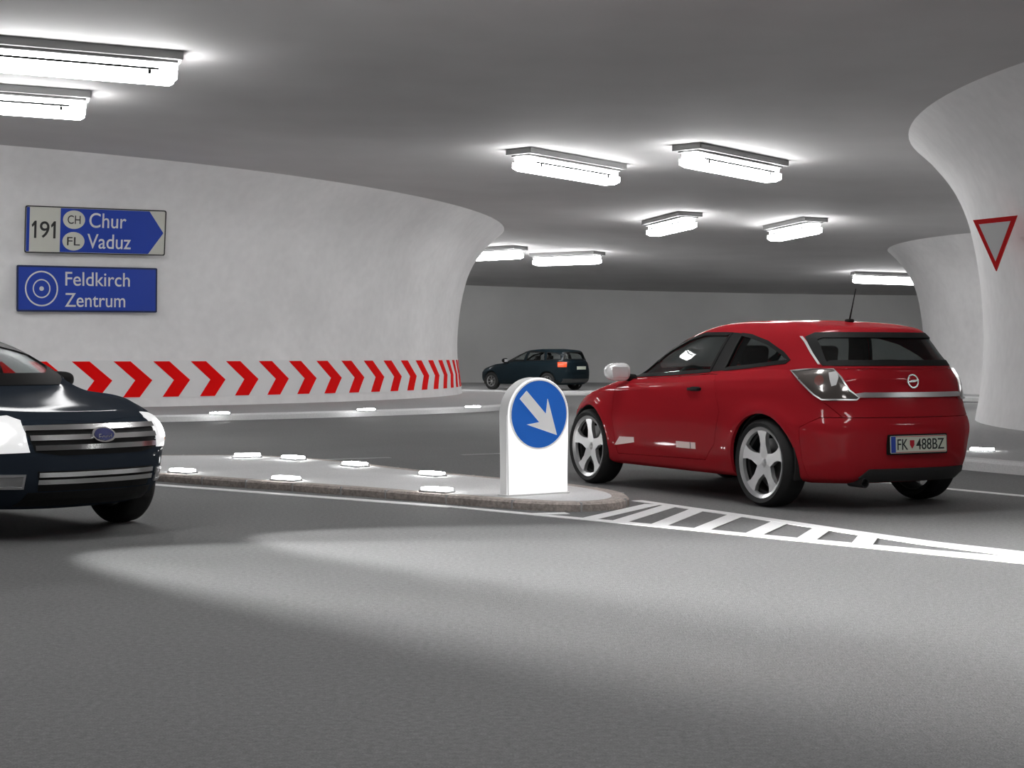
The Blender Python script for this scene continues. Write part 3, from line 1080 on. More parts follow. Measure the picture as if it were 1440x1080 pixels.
def side_mirror(root, x, y, z, side, m_shell, s=1.0):
    bm = bmesh.new()
    bmesh.ops.create_uvsphere(bm, u_segments=24, v_segments=14, radius=1)
    for v in bm.verts:
        c = v.co
        c.x = (abs(c.x) ** .75) * (1 if c.x > 0 else -1)
        if c.x < 0: c.x *= .6
        c.x *= .085 * s
        c.y = (abs(c.y) ** .7) * (1 if c.y > 0 else -1) * .115 * s
        c.z = (abs(c.z) ** .75) * (1 if c.z > 0 else -1) * .075 * s * (1 - .12 * c.y * side / .115)
    bmesh.ops.translate(bm, vec=(x, side * (y + .10 * s), z), verts=bm.verts)
    o = finish('side_mirror', bm, m_shell, root, smooth=60)
    bm = bmesh.new()
    tube(bm, [(x + .02, side * (y - .08), z - .055 * s), (x + .01, side * (y + .03), z - .04 * s)], [.035 * s, .03 * s], 12)
    finish('mirror_foot', bm, M['trim'], o, smooth=50)
    bm = bmesh.new()
    box(bm, (x - .050 * s, side * (y + .105 * s), z), (.006, .15 * s, .085 * s), bev=.002)
    finish('mirror_glass', bm, M['mirror_pane'], o)
    return o

def make_seat(root, x, y, rear=False, wd=.5):
    bm = bmesh.new()
    box(bm, (x, y, .52), (.5, wd, .16), bev=.05, seg=3)
    o = finish('seat', bm, M['seat'], root, smooth=60)
    bm = bmesh.new()
    box(bm, (x - .30, y, .80), (.14, wd, .56), rot=(0, R(-14), 0), bev=.05, seg=3)
    finish('seat_back', bm, M['seat'], o, smooth=60)
    bm = bmesh.new()
    box(bm, (x - .40, y, 1.155), (.1, .26, .17), rot=(0, R(-10), 0), bev=.04, seg=3)
    finish('headrest', bm, M['seat'], o, smooth=60)
    return o

def build_car(sp):
    root = thing(sp['name'], sp['label'], 'car', sp['loc'], sp['rz'], scale=sp['scale'])
    P = M[sp['paint']]
    mats = [P, M['inner'], M['trim']]
    me, bvh = shell_mesh(sp['rows'], sp['wheels'], sp['wr'], flare_r=sp.get('flare', sp['arch'] + .03))
    sk = Skin(bvh)
    for wx in sp['wheels']:
        for s in (1, -1): me = boolean(me, wheel_cutter(wx, sp['wr'] + .005, sp['arch'], s), 'DIFFERENCE')
    for poly in sp['side_glass']:
        for s in (1, -1): me = boolean(me, cutter(grow(poly, -.018), 'y', s * .3, s * 1.2), 'DIFFERENCE')
    me = boolean(me, cutter(grow(sp['windscreen'], -.02), 'x', *sp['ws_x']), 'DIFFERENCE')
    me = boolean(me, cutter(grow(sp['rear_glass'], -.02), 'x', *sp['rg_x']), 'DIFFERENCE')
    for name, poly, axis, a, b in sp['panels']:
        part = boolean(me, cutter(grow(poly, -.0025), axis, a, b, 1), 'INTERSECT')
        me = boolean(me, cutter(grow(poly, .0025), axis, a, b, 1), 'DIFFERENCE')
        if len(part.polygons): add_shell(name, part, mats, root)
    add_shell('body', me, mats, root)
    # arch liners
    for wx in sp['wheels']:
        for s in (1, -1):
            bm = bmesh.new()
            r0, r1 = sp['arch'] - .002, sp['arch'] + .012
            n = 28
            zc0 = sp['wr'] + .005
            rings = []
            for k in range(n + 1):
                a = R(-18) + R(216) * k / n
                rings.append([bm.verts.new((wx + r * cos(a), s * y, zc0 + r * sin(a))) for r, y in ((r0, .46), (r0, .80), (r1, .80), (r1, .46))])
            for A, B in zip(rings, rings[1:]):
                for j in range(4): bm.faces.new((A[j], A[(j + 1) % 4], B[(j + 1) % 4], B[j]))
            bm.faces.new(rings[0])
            bm.faces.new(rings[-1])
            # inner wall of the well
            cen = [bm.verts.new((wx + r0 * cos(R(-18) + R(216) * k / n), s * .465, zc0 + r0 * sin(R(-18) + R(216) * k / n))) for k in range(n + 1)]
            bm.faces.new(cen)
            finish('wheel_arch_liner', bm, M['inner'], root)
    # glass
    gm = M[sp.get('glass', 'glass')]
    for poly, nm in zip(sp['side_glass'], sp['side_names']):
        for fl in (False, True):
            f = finish(nm, sk.patch(poly, SIDE_L, off=-.004, th=.006, flip=fl), gm, root, smooth=60)
            # black frame round the pane
            fr = frame_patch(sk, poly, SIDE_L, .022, fl)
            finish('window_seal', fr, M['trim'], f, smooth=40)
    f = finish('windscreen', sk.patch(sp['windscreen'], FRONT, off=-.003, th=.006), gm, root, smooth=60)
    finish('window_seal', frame_patch(sk, sp['windscreen'], FRONT, sp.get('front_seal', .022), False), M['trim'], f, smooth=40)
    f = finish('rear_window', sk.patch(sp['rear_glass'], REAR, off=-.003, th=.006), gm, root, smooth=60)
    finish('window_seal', frame_patch(sk, sp['rear_glass'], REAR, sp.get('rear_seal', .022), False), M['trim'], f, smooth=40)
    # wheels
    for i, wx in enumerate(sp['wheels']):
        for s in (1, -1):
            make_wheel(root, wx, s * sp['track'], sp['wr'], s, sp['wr'], sp['rim'], sp['ww'], sp.get('style', 'five'), 90, rim_mat=M.get(sp.get('rim_mat')))
    # cabin
    xs = sp['seats']
    for y in (.36, -.36): make_seat(root, xs[0], y)
    bm = bmesh.new()
    box(bm, (xs[1], 0, .50), (.5, 1.15, .16), bev=.05, seg=3)
    o = finish('rear_seat', bm, M['seat'], root, smooth=60)
    bm = bmesh.new()
    box(bm, (xs[1] - .30, 0, .76), (.14, 1.15, .50), rot=(0, R(-16), 0), bev=.05, seg=3)
    finish('seat_back', bm, M['seat'], o, smooth=60)
    for y in (.34, -.34):
        bm = bmesh.new()
        box(bm, (xs[1] - .39, y, 1.06), (.09, .24, .13), rot=(0, R(-10), 0), bev=.035, seg=3)
        finish('headrest', bm, M['seat'], o, smooth=60)
    xd = sp['dash']
    bm = bmesh.new()
    pr = [(xd - .22, .62), (xd + .28, .62), (xd + .34, .93), (xd + .1, .985), (xd - .12, .96), (xd - .24, .86)]
    A = [bm.verts.new((x, .66, z)) for x, z in pr]
    B = [bm.verts.new((x, -.66, z)) for x, z in pr]
    bm.faces.new(A)
    bm.faces.new(B)
    for k in range(6): bm.faces.new((A[k], A[(k + 1) % 6], B[(k + 1) % 6], B[k]))
    finish('dashboard', bm, M['plastic'], root)
    bm = bmesh.new()
    bmesh.ops.create_circle(bm, segments=28, radius=.18)
    cir = [v.co.copy() for v in bm.verts]
    bm.clear()
    mt = Matrix.Translation((xd - .38, .36, .90)) @ Matrix.Rotation(R(-65), 4, 'Y')
    rg = []
    for k in range(28):
        a = 2 * PI * k / 28
        rg.append([bm.verts.new(mt @ Vector(((.18 + .014 * cos(b)) * cos(a), (.18 + .014 * cos(b)) * sin(a), .014 * sin(b)))) for b in [2 * PI * j / 8 for j in range(8)]])
    for k in range(28):
        for j in range(8): bm.faces.new((rg[k][j], rg[(k + 1) % 28][j], rg[(k + 1) % 28][(j + 1) % 8], rg[k][(j + 1) % 8]))
    sw = finish('steering_wheel', bm, M['plastic'], root, smooth=60)
    bm = bmesh.new()
    box(bm, (0, 0, 0), (.05, .33, .02), bev=.005)
    bmesh.ops.transform(bm, matrix=mt, verts=bm.verts)
    finish('wheel_hub', bm, M['plastic'], sw)
    bm = bmesh.new()
    x0, x1 = sp['tub']
    box(bm, ((x0 + x1) / 2, 0, .37), (x1 - x0, 1.30, .10))
    finish('cabin_floor', bm, M['inner'], root)
    return root, sk

def add_shell(name, me, mats, root):
    me.materials.clear()
    for m in mats: me.materials.append(m)
    for p in me.polygons: p.use_smooth = True
    me.set_sharp_from_angle(angle=R(32))
    me.name = name
    return new_obj(name, me, root)

def frame_patch(sk, poly, frame, wd, flip):
    """closed band along the rim of poly"""
    pts = []
    n = len(poly)
    for i in range(n):
        a, b = poly[i], poly[(i + 1) % n]
        k = max(1, int(math.dist(a, b) / .05))
        pts += [(a[0] + (b[0] - a[0]) * j / k, a[1] + (b[1] - a[1]) * j / k) for j in range(k)]
    q = grow(pts, .006)
    r = grow(pts, -wd)
    bm = bmesh.new()
    rings = []
    for (ou, inn) in zip(q, r):
        a, na = sk.hit(*ou, frame)
        b, nb = sk.hit(*inn, frame)
        ring = [a + na * .005, b + nb * .007, b - nb * .006, a - na * .006]
        if flip: ring = [Vector((p.x, -p.y, p.z)) for p in ring]
        rings.append([bm.verts.new(p) for p in ring])
    m = len(rings)
    for k in range(m):
        A, B = rings[k], rings[(k + 1) % m]
        for j in range(4): bm.faces.new((A[j], A[(j + 1) % 4], B[(j + 1) % 4], B[j]))
    return bm

def both(sk, fn, name, m, root, smooth=40):
    out = []
    for fl in (False, True): out.append(finish(name, fn(fl), m, root, smooth=smooth))
    return out

# ---------------------------------------------------------------- the red hatchback
def red_car():
    rows = [
        (-.45, 3.05, .58, 5, 4, .05, .10, .215),
        (-.62, 3.25, .74, 5, 4, .06, .12, .205),
        (-.72, 3.37, .815, 5, 4, .08, .16, .24),
        (-.775, 3.43, .845, 5, 4, .09, .20, .34),
        (-.81, 3.46, .860, 5, 4, .10, .22, .49),
        (-.825, 3.45, .866, 5, 4, .10, .24, .63),
        (-.80, 3.39, .864, 4.6, 4, .10, .26, [(-.8, .74), (1, .74), (3.4, .70)]),
        (-.775, 3.29, .852, 4.4, 4, .11, .27, [(-.8, .88), (0, .88), (2.2, .85), (3.3, .735)]),
        (-.765, 3.12, .828, 4.2, 4, .12, .27, [(-.8, .985), (0, .975), (1, .945), (2.3, .89), (3.1, .775)], True),
        (-.755, 2.92, .785, 4, 3.6, .13, .27, [(-.75, 1.04), (0, 1.035), (1, .985), (2.3, .93), (2.95, .815)]),
        (-.745, 2.46, .755, 4, 3.4, .14, .25, [(-.75, 1.07), (0, 1.065), (1, 1.01), (2.45, .985)]),
        (-.665, 2.16, .712, 3.8, 3.4, .15, .24, [(-.7, 1.18), (2.2, 1.125)]),
        (-.59, 1.86, .665, 3.8, 3.4, .15, .23, [(-.6, 1.27), (.7, 1.28), (1.9, 1.25)]),
        (-.53, 1.62, .612, 3.8, 3.4, .14, .22, [(-.5, 1.335), (.7, 1.365), (1.6, 1.335)]),
        (-.50, 1.45, .555, 3.6, 3.2, .13, .2, [(-.5, 1.36), (.7, 1.41), (1.45, 1.375)]),
        (-.43, 1.25, .44, 3.2, 3, .1, .16, [(-.5, 1.372), (.2, 1.42), (.8, 1.432), (1.3, 1.405)]),
        (-.25, 1.05, .26, 3, 3, .06, .1, [(-.3, 1.392), (.3, 1.435), (.8, 1.443), (1.1, 1.43)]),
        (0.0, .85, .08, 3, 3, 0, 0, [(0, 1.425), (.4, 1.443), (.85, 1.445)]),
    ]
    win = [(2.10, .972), (1.47, .990), (.84, 1.026), (.30, 1.062), (-.13, 1.10), (-.16, 1.125), (-.06, 1.185), (.14, 1.265), (.42, 1.325), (.72, 1.345), (1.05, 1.342), (1.30, 1.30), (1.60, 1.212), (1.88, 1.092), (2.07, .995)]
    # split by the pillar into the door pane and the rear quarter pane
    door_w = [(2.10, .972), (1.47, .990), (.80, 1.028), (.66, 1.338), (1.05, 1.342), (1.30, 1.30), (1.60, 1.212), (1.88, 1.092), (2.06, 1.0)]
    quarter_w = [(.62, 1.04), (.30, 1.062), (-.13, 1.10), (-.16, 1.125), (-.06, 1.185), (.14, 1.265), (.38, 1.318), (.52, 1.332)]
    ws = round_poly([(-.66, 1.03), (.66, 1.03), (.52, 1.35), (-.52, 1.35)], 1)
    rg = [(-.605, 1.085), (.605, 1.085), (.60, 1.18), (.578, 1.295), (.53, 1.325), (-.53, 1.325), (-.578, 1.295), (-.60, 1.18)]
    door = [(2.10, .30), (2.16, .62), (2.14, .90), (2.11, .953), (1.47, .972), (.80, 1.008), (.66, 1.005), (.52, .72), (.60, .45), (.74, .32)]
    sp = dict(name='hatchback_car', label='red three-door hatchback seen from behind beside the bollard', loc=(2.743, 13.366, 0), rz=R(90 + 27.68), scale=1.037,
              paint='red_paint', rows=rows, wheels=(0, 2.614), wr=.338, arch=.372, track=.742, rim=.274, ww=.225,
              side_glass=[door_w, quarter_w], side_names=['door_window', 'quarter_window'],
              windscreen=ws, ws_x=(1.2, 2.6), rear_glass=rg, rg_x=(-1.0, -.2), rear_seal=.035,
              panels=[('door', door, 'y', .3, 1.2), ('door', door, 'y', -1.2, -.3),
                      ('tailgate', [(-.60, .70), (.60, .70), (.68, .82), (.70, 1.06), (-.70, 1.06), (-.68, .82)], 'x', -1.1, -.45),
                      ('rear_bumper', [(-1.0, .1), (-.45, .1), (-.40, .62), (-.55, .70), (-1.0, .70)], 'y', -1.2, 1.2),
                      ('front_bumper', [(3.03, .1), (3.8, .1), (3.8, .66), (3.0, .66)], 'y', -1.2, 1.2),
                      ('bonnet', [(2.36, -.70), (3.16, -.66), (3.22, -.3), (3.22, .3), (3.16, .66), (2.36, .70)], 'z', .6, 1.2)],
              seats=(1.15, .32), dash=1.95, tub=(-.35, 2.2))
    root, sk = build_car(sp)
    # black pillar between the panes
    pil = [(.83, 1.026), (.60, 1.04), (.50, 1.332), (.68, 1.345)]
    both(sk, lambda fl: sk.patch(pil, SIDE_L, off=.002, th=.02, flip=fl), 'pillar_trim', M['trim'], root)
    both(sk, lambda fl: sk.patch(pil, SIDE_L, off=-.03, th=.05, flip=fl), 'inner_pillar', M['inner'], root)
    # tail lamps
    tl = [(-.35, 1.035), (-.18, 1.055), (-.02, 1.055), (.04, .99), (.10, .90), (.17, .845), (.15, .825), (-.10, .825), (-.16, .86), (-.30, .985)]
    for o in both(sk, lambda fl: sk.patch(tl, REAR_LEFT, off=.012, th=.03, flip=fl, dome=.006), 'tail_light', M['lens_smoke'], root): o['label'] = 'smoked grey wraparound tail lamp'
    hl = [(-.30, 1.01), (-.18, 1.025), (-.03, 1.025), (-.02, .99), (-.08, .92), (-.20, .93)]
    def rim_fn(fl):
        q = frame_patch_off(sk, tl, REAR_LEFT, .009, fl, .02)
        return q
    both(sk, rim_fn, 'lamp_surround', M['satin'], root)
    rc = [(.0 + .035 * cos(a), .955 + .035 * sin(a)) for a in [2 * PI * k / 16 for k in range(16)]]
    rc = [(u - .12, v + .01) for u, v in rc]
    both(sk, lambda fl: sk.patch(rc, REAR_LEFT, off=.022, th=.01, flip=fl), 'lamp_reflector', M['lens_dull'], root)
    rv = [(-.055, 1.02), (.0, 1.03), (.02, .99), (.005, .935), (-.03, .925)]  # pale patch paints a lamp's white reflection onto the tail lamp
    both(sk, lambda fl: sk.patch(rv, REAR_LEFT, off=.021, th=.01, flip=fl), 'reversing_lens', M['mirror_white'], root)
    # tail fittings
    finish('chrome_strip', sk.patch([(-.47, .845), (.47, .845), (.50, .872), (.44, .882), (-.44, .882), (-.50, .872)], REAR, off=.022, th=.03), M['satin'], root, smooth=40)
    h, n = sk.hit(.02, .965, REAR)
    bm = bmesh.new()
    ring_mesh(bm, .043, .054, 0, .01, 40)
    bd = finish('badge', bm, M['chrome'], root, smooth=40)
    bd.matrix_local = Matrix.Translation(h + Vector((-.004, 0, 0))) @ Matrix.Rotation(R(-90), 4, 'Z') @ Matrix.Rotation(R(80), 4, 'X')
    bm = bmesh.new()
    prism(bm, [(-.062, -.008), (.012, -.008), (.062, .006), (.05, .010), (-.012, .008)], .002, .009)
    bb = finish('badge_bolt', bm, M['chrome'], bd)
    # number plate
    hp, n = sk.hit(0, .50, REAR)
    fm = Matrix.Translation((hp.x - .022, 0.01, .50)) @ Matrix.Rotation(R(-90), 4, 'Z') @ Matrix.Rotation(R(88), 4, 'X')
    bm = bmesh.new()
    prism(bm, rounded_rect(.54, .128, .01), -.012, 0)
    pl = finish('number_plate', bm, M['plate_white'], root)
    pl.matrix_local = fm
    bm = bmesh.new()
    prism(bm, rounded_rect(.56, .15, .012), -.035, -.004)
    finish('plate_holder', bm, M['trim'], pl)
    bm = bmesh.new()
    prism(bm, [(-.265, -.06), (-.222, -.06), (-.222, .06), (-.265, .06)], 0, .002)
    finish('blue_band', bm, M['plate_blue'], pl)
    for y in (.058, -.058):
        bm = bmesh.new()
        box(bm, (.02, y, .001), (.48, .004, .002))
        finish('red_line', bm, M['plate_red'], pl)
    text('letters', 'FK', .115, M['plate_ink'], pl, T(-.155, 0, .001), .10, .002)
    bm = bmesh.new()
    prism(bm, [(-.085, .03), (-.085, -.005), (-.065, -.032), (-.045, -.005), (-.045, .03)], 0, .003)
    finish('crest', bm, M['plate_red'], pl)
    text('letters', '488BZ', .115, M['plate_ink'], pl, T(.11, 0, .001), .27, .002)
    # rear apron, exhaust, antenna
    o = finish('rear_apron', sk.patch([(-.62, .225), (.40, .225), (.46, .255), (.40, .318), (-.56, .318)], REAR, off=.012, th=.03), M['plastic'], root, smooth=40)
    bm = bmesh.new()
    for r0, r1 in ((.030, .036),):
        pr = [(r0, -.15), (r0, .02), (r1, .02), (r1, -.15)]
        lathe_y(bm, pr, 24, closed=True)
    e = finish('exhaust_pipe', bm, M['alloy_dark'], root, smooth=40)
    e.location = (-.70, .42, .215)
    e.rotation_euler = (0, 0, R(90))
    bm = bmesh.new()
    box(bm, (0, 0, 0), (.07, .05, .03), bev=.012)
    tube(bm, [(0, 0, .005), (-.03, 0, .10), (-.075, 0, .25)], [.007, .005, .0035], 8)
    a = finish('antenna', bm, M['trim'], root, smooth=40)
    a.location = (-.02, 0, 1.43)
    # fittings on the flanks
    for fl in (False, True):
        s = -1 if fl else 1
        hh, n = sk.hit(.88, .885, SIDE_L)
        bm = bmesh.new()
        box(bm, (.88, s * (hh.y + .022), .885), (.15, .02, .022), bev=.008, seg=3)
        for dx in (-.07, .07): box(bm, (.88 + dx, s * (hh.y + .006), .885), (.03, .03, .022))
        finish('door_handle', bm, M['trim'], root, smooth=50)
        finish('handle_recess', sk.patch(round_poly([(.79, .868), (.97, .868), (.97, .905), (.79, .905)], 1), SIDE_L, off=.001, th=.004, flip=fl), M['trim'], root)
        finish('sill_decal', sk.patch([(2.13, .375), (2.10, .375), (1.80, .41), (1.80, .455), (2.04, .45)], SIDE_L, off=.003, th=.003, flip=fl), M['decal'], root)['label'] = 'slanted white decal'
        if True:
            hq, n = sk.hit(1.0, .425, SIDE_L)
            finish('sill_decal', sk.patch([(1.14, .40), (.86, .40), (.86, .452), (1.14, .452)], SIDE_L, off=.003, th=.003, flip=fl), M['decal'], root)['label'] = 'short white block decal'
            bm = sk.patch([(.935, .40), (.928, .40), (.928, .452), (.935, .452)], SIDE_L, off=.005, th=.003, flip=fl)
            finish('decal_gap', bm, M['plate_ink'], root)
        side_mirror(root, 1.99, .80, 1.015, s, M['mirror_white'], 1.05)
    # roof end spoiler with a white highlight painted as a strip on the rear pillar
    both(sk, lambda fl: sk.strip([(.617, 1.09), (.592, 1.30)], REAR, .009, off=.010, th=.012, flip=fl), 'pillar_edge_trim', M['mirror_white'], root)
    # front lamps and grille
    fl_poly = [(-.16, .62), (.14, .66), (.26, .76), (.20, .80), (-.02, .77), (-.18, .70)]
    both(sk, lambda fl: sk.patch([(u - 1.86, v) for u, v in fl_poly], FRONT_LEFT, off=.004, th=.02, flip=fl), 'headlight', M['lens_clear'], root)
    finish('grille', sk.patch([(-.42, .52), (.42, .52), (.46, .62), (-.46, .62)], FRONT, off=.004, th=.02), M['trim'], root)
    return root
def frame_patch_off(sk, poly, frame, wd, flip, off):
    pts = []
    n = len(poly)
    for i in range(n):
        a, b = poly[i], poly[(i + 1) % n]
        k = max(1, int(math.dist(a, b) / .05))
        pts += [(a[0] + (b[0] - a[0]) * j / k, a[1] + (b[1] - a[1]) * j / k) for j in range(k)]
    q, r = grow(pts, .002), grow(pts, -wd)
    bm = bmesh.new()
    rings = []
    for ou, inn in zip(q, r):
        a, na = sk.hit(*ou, frame)
        b, nb = sk.hit(*inn, frame)
        ring = [a + na * off, b + nb * off, b, a]
        if flip: ring = [Vector((p.x, -p.y, p.z)) for p in ring]
        rings.append([bm.verts.new(p) for p in ring])
    for k in range(len(rings)):
        A, B = rings[k], rings[(k + 1) % len(rings)]
        for j in range(4): bm.faces.new((A[j], A[(j + 1) % 4], B[(j + 1) % 4], B[j]))
    return bm
red_car()

# ---------------------------------------------------------------- the dark blue saloon with lit headlamps
def blue_car():
    rows = [
        (-.80, 3.30, .62, 5, 3.6, .05, .16, .225),
        (-.98, 3.46, .80, 5, 3.6, .06, .20, .215),
        (-1.06, 3.58, .875, 5, 3.6, .08, .2, .26),
        (-1.10, 3.65, .90, 5, 4, .1, .22, .36),
        (-1.13, 3.69, .912, 5, 4, .1, .22, .50),
        (-1.13, 3.69, .915, 5, 4.2, .1, .22, [(-1, .64), (3.7, .62)]),
        (-1.12, 3.65, .912, 5, 4.2, .1, .23, [(-1, .80), (2, .78), (3.65, .72)]),
        (-1.11, 3.58, .90, 4.6, 4, .12, .24, [(-1, .92), (0, .91), (2.4, .88), (3.6, .785)]),
        (-1.08, 3.42, .872, 4.4, 3.9, .12, .25, [(-1, .99), (0, .975), (2.4, .945), (3.4, .845)], True),
        (-1.04, 3.20, .80, 4.2, 3.6, .12, .26, [(-1, 1.02), (0, 1.01), (2.3, .965), (3.2, .885)]),
        (-.85, 2.74, .785, 4, 3.9, .12, .22, [(-.9, 1.05), (1.2, 1.03), (2.6, .99)]),
        (-.55, 2.38, .745, 3.8, 3.6, .15, .22, [(-.6, 1.17), (2.2, 1.14)]),
        (-.28, 1.94, .68, 3.8, 3.4, .15, .22, [(-.3, 1.29), (1.6, 1.29)]),
        (-.08, 1.56, .61, 3.8, 3.4, .14, .2, [(-.1, 1.37), (.6, 1.39), (1.3, 1.365)]),
        (.08, 1.28, .50, 3.4, 3, .12, .16, [(0, 1.41), (.6, 1.43), (1.1, 1.405)]),
        (.25, .90, .28, 3, 3, .08, .1, [(.2, 1.435), (.6, 1.45), (.9, 1.435)]),
        (.42, .75, .08, 3, 3, 0, 0, 1.455),
    ]
    fw = [(2.28, 1.06), (1.12, 1.06), (1.06, 1.345), (1.44, 1.335), (1.86, 1.23), (2.18, 1.12)]
    rw = [(1.02, 1.06), (.20, 1.07), (-.18, 1.10), (-.02, 1.24), (.16, 1.315), (.5, 1.35), (.98, 1.355)]
    ws = round_poly([(-.715, 1.02), (.715, 1.02), (.56, 1.37), (-.56, 1.37)], 1)
    rg = [(-.60, 1.09), (.60, 1.09), (.48, 1.34), (-.48, 1.34)]
    fd = [(2.10, .30), (2.20, .66), (2.16, 1.03), (1.07, 1.04), (1.03, .70), (1.06, .30)]
    rd = [(1.00, .30), (.98, .70), (1.03, 1.04), (.10, 1.05), (-.05, .98), (.30, .72), (.48, .42), (.55, .30)]
    sp = dict(name='saloon_car', label='dark blue saloon with lit headlamps, cut off by left frame edge', loc=(-5.326, 13.034, 0), rz=R(90 + 227.8), scale=.979,
              paint='blue_paint', rows=rows, wheels=(0, 2.73), wr=.33, arch=.372, track=.775, rim=.225, ww=.22, style='seven',
              side_glass=[fw, rw], side_names=['front_window', 'rear_door_window'], glass='glass_clear',
              front_seal=.075, windscreen=ws, ws_x=(1.1, 2.85), rear_glass=rg, rg_x=(-1.0, .25),
              panels=[('front_door', fd, 'y', .3, 1.2), ('front_door', fd, 'y', -1.2, -.3), ('rear_door', rd, 'y', .3, 1.2), ('rear_door', rd, 'y', -1.2, -.3),
                      ('front_bumper', [(3.12, .1), (4, .1), (4, .655), (3.12, .655)], 'y', -1.2, 1.2),
                      ('bonnet', [(2.56, -.68), (3.20, -.66), (3.46, -.50), (3.60, 0), (3.46, .50), (3.20, .66), (2.56, .68)], 'z', .74, 1.3),
                      ('boot_lid', [(-1.3, -.68), (-.72, -.68), (-.72, .68), (-1.3, .68)], 'z', .80, 1.2)],
              seats=(1.25, .35), dash=2.02, tub=(-.4, 2.3))
    root, sk = build_car(sp)
    # upper grille: dark field, three chrome bars, oval badge
    up = [(-.50, .765), (-.46, .60), (-.30, .575), (.30, .575), (.46, .60), (.50, .765), (.3, .775), (-.3, .775)]
    gr = finish('upper_grille', sk.patch(up[::-1], FRONT, off=.004, th=.02), M['trim'], root)
    for z, h in ((.745, .49), (.685, .475), (.625, .455)):
        finish('chrome_bar', sk.patch([(-h, z - .015), (h, z - .015), (h, z + .015), (-h, z + .015)], FRONT, off=.02, th=.02), M['chrome'], gr, smooth=40)
    ov = [(.088 * cos(a), .69 + .044 * sin(a)) for a in [2 * PI * k / 28 for k in range(28)]]
    bd = finish('badge', sk.patch(ov, FRONT, off=.034, th=.02, step=.2), M['chrome'], root, smooth=40)
    ov2 = [(.073 * cos(a), .69 + .034 * sin(a)) for a in [2 * PI * k / 28 for k in range(28)]]
    finish('badge_field', sk.patch(ov2, FRONT, off=.038, th=.01, step=.2), M['badge_blue'], bd, smooth=40)
    hb, n = sk.hit(0, .69, FRONT)
    text('badge_script', 'Ford', .055, M['chrome'], bd, Matrix.Translation((hb.x + .041, 0, .69)) @ Matrix.Rotation(R(90), 4, 'Z') @ Matrix.Rotation(R(90), 4, 'X'), .10, .003)
    # lower grille
    lo = [(-.44, .475), (-.42, .345), (.42, .345), (.44, .475)]
    g2 = finish('lower_grille', sk.patch(lo[::-1], FRONT, off=.004, th=.02), M['trim'], root)
    for z in (.455, .41): finish('chrome_bar', sk.patch([(-.43, z - .015), (.43, z - .015), (.43, z + .015), (-.43, z + .015)], FRONT, off=.02, th=.02), M['chrome'], g2, smooth=40)
    finish('air_dam', sk.patch([(-.50, .245), (.50, .245), (.47, .335), (-.47, .335)], FRONT, off=.006, th=.02), M['trim'], root)
    # headlamps, fog lamps
    hp = [(-.235, .60), (-.20, .72), (-.15, .80), (-.05, .83), (.06, .82), (.10, .74), (.10, .64), (.02, .59)]
    # frame coordinate runs along (-1,1)/sqrt2
    cxh = (.70 - 3.47) / math.sqrt(2)
    hp = [(cxh + u, v) for u, v in hp]
    lamps = both(sk, lambda fl: sk.patch(hp, FRONT_LEFT, off=.006, th=.03, flip=fl, dome=.008), 'headlight', M['headlight_soft'], root)
    for o in lamps: o['label'] = 'glowing headlamp'
    bl = [(cxh - .04 + .06 * cos(a), .715 + .06 * sin(a)) for a in [2 * PI * k / 20 for k in range(20)]]
    for o, fl in zip(lamps, (False, True)): finish('lit_bulb', sk.patch(bl, FRONT_LEFT, off=.02, th=.01, flip=fl), M['headlight'], o)
    am = [(cxh + .075 + .018 * cos(a), .665 + .04 * sin(a)) for a in [2 * PI * k / 12 for k in range(12)]]
    for o, fl in zip(lamps, (False, True)): finish('amber_marker', sk.patch(am, FRONT_LEFT, off=.018, th=.006, flip=fl), M['amber'], o)
    fg = [(.50, .365), (.72, .365), (.74, .455), (.50, .455)]
    for fl in (False, True):
        f = finish('fog_lamp', sk.patch(fg, FRONT, off=.006, th=.02, flip=fl), M['lens_grey'], root)
        s = -1 if fl else 1
        finish('lamp_bezel', frame_patch_off(sk, fg, FRONT, .014, fl, .012), M['satin'], f)
        side_mirror(root, 1.82, .78, 1.04, s, M['trim'], .85)
        for x in (1.22, .30):
            hh, n = sk.hit(x, .93, SIDE_L)
            bm = bmesh.new()
            box(bm, (x, s * (hh.y + .02), .93), (.18, .022, .028), bev=.009, seg=3)
            finish('door_handle', bm, M['blue_paint'], root, smooth=50)
        finish('tail_light', sk.patch([(-.20, .74), (.20, .78), (.20, .94), (-.16, .95)], REAR_LEFT, off=.006, th=.02, flip=fl), M['lens_red'], root)
    # the headlamps' own beams
    for s in (1, -1):
        ld = bpy.data.lights.new('headlamp_beam', 'SPOT')
        ld.energy = HEADLAMP_WATTS
        ld.spot_size = R(67)
        ld.spot_blend = 0.6
        ld.shadow_soft_size = 0.05
        # dipped beam: strongest just under the cut-off, weaker towards the bumper
        ld.use_nodes = True
        nt = ld.node_tree
        em = nt.nodes['Emission']
        ge = nt.nodes.new('ShaderNodeNewGeometry')
        sx = nt.nodes.new('ShaderNodeSeparateXYZ')
        nt.links.new(ge.outputs['Incoming'], sx.inputs[0])
        cl = nt.nodes.new('ShaderNodeMath')
        cl.operation = 'MAXIMUM'
        cl.inputs[1].default_value = BEAM_MIN
        mn = nt.nodes.new('ShaderNodeMath')
        mn.operation = 'MULTIPLY'
        mn.inputs[1].default_value = BEAM_SIGN
        nt.links.new(sx.outputs['Z'], mn.inputs[0])
        nt.links.new(mn.outputs[0], cl.inputs[0])
        pw = nt.nodes.new('ShaderNodeMath')
        pw.operation = 'POWER'
        pw.inputs[1].default_value = -BEAM_POW
        nt.links.new(cl.outputs[0], pw.inputs[0])
        ct = nt.nodes.new('ShaderNodeMapRange')
        ct.interpolation_type = 'SMOOTHSTEP'
        ct.inputs['From Min'].default_value = 0.02
        ct.inputs['From Max'].default_value = 0.11
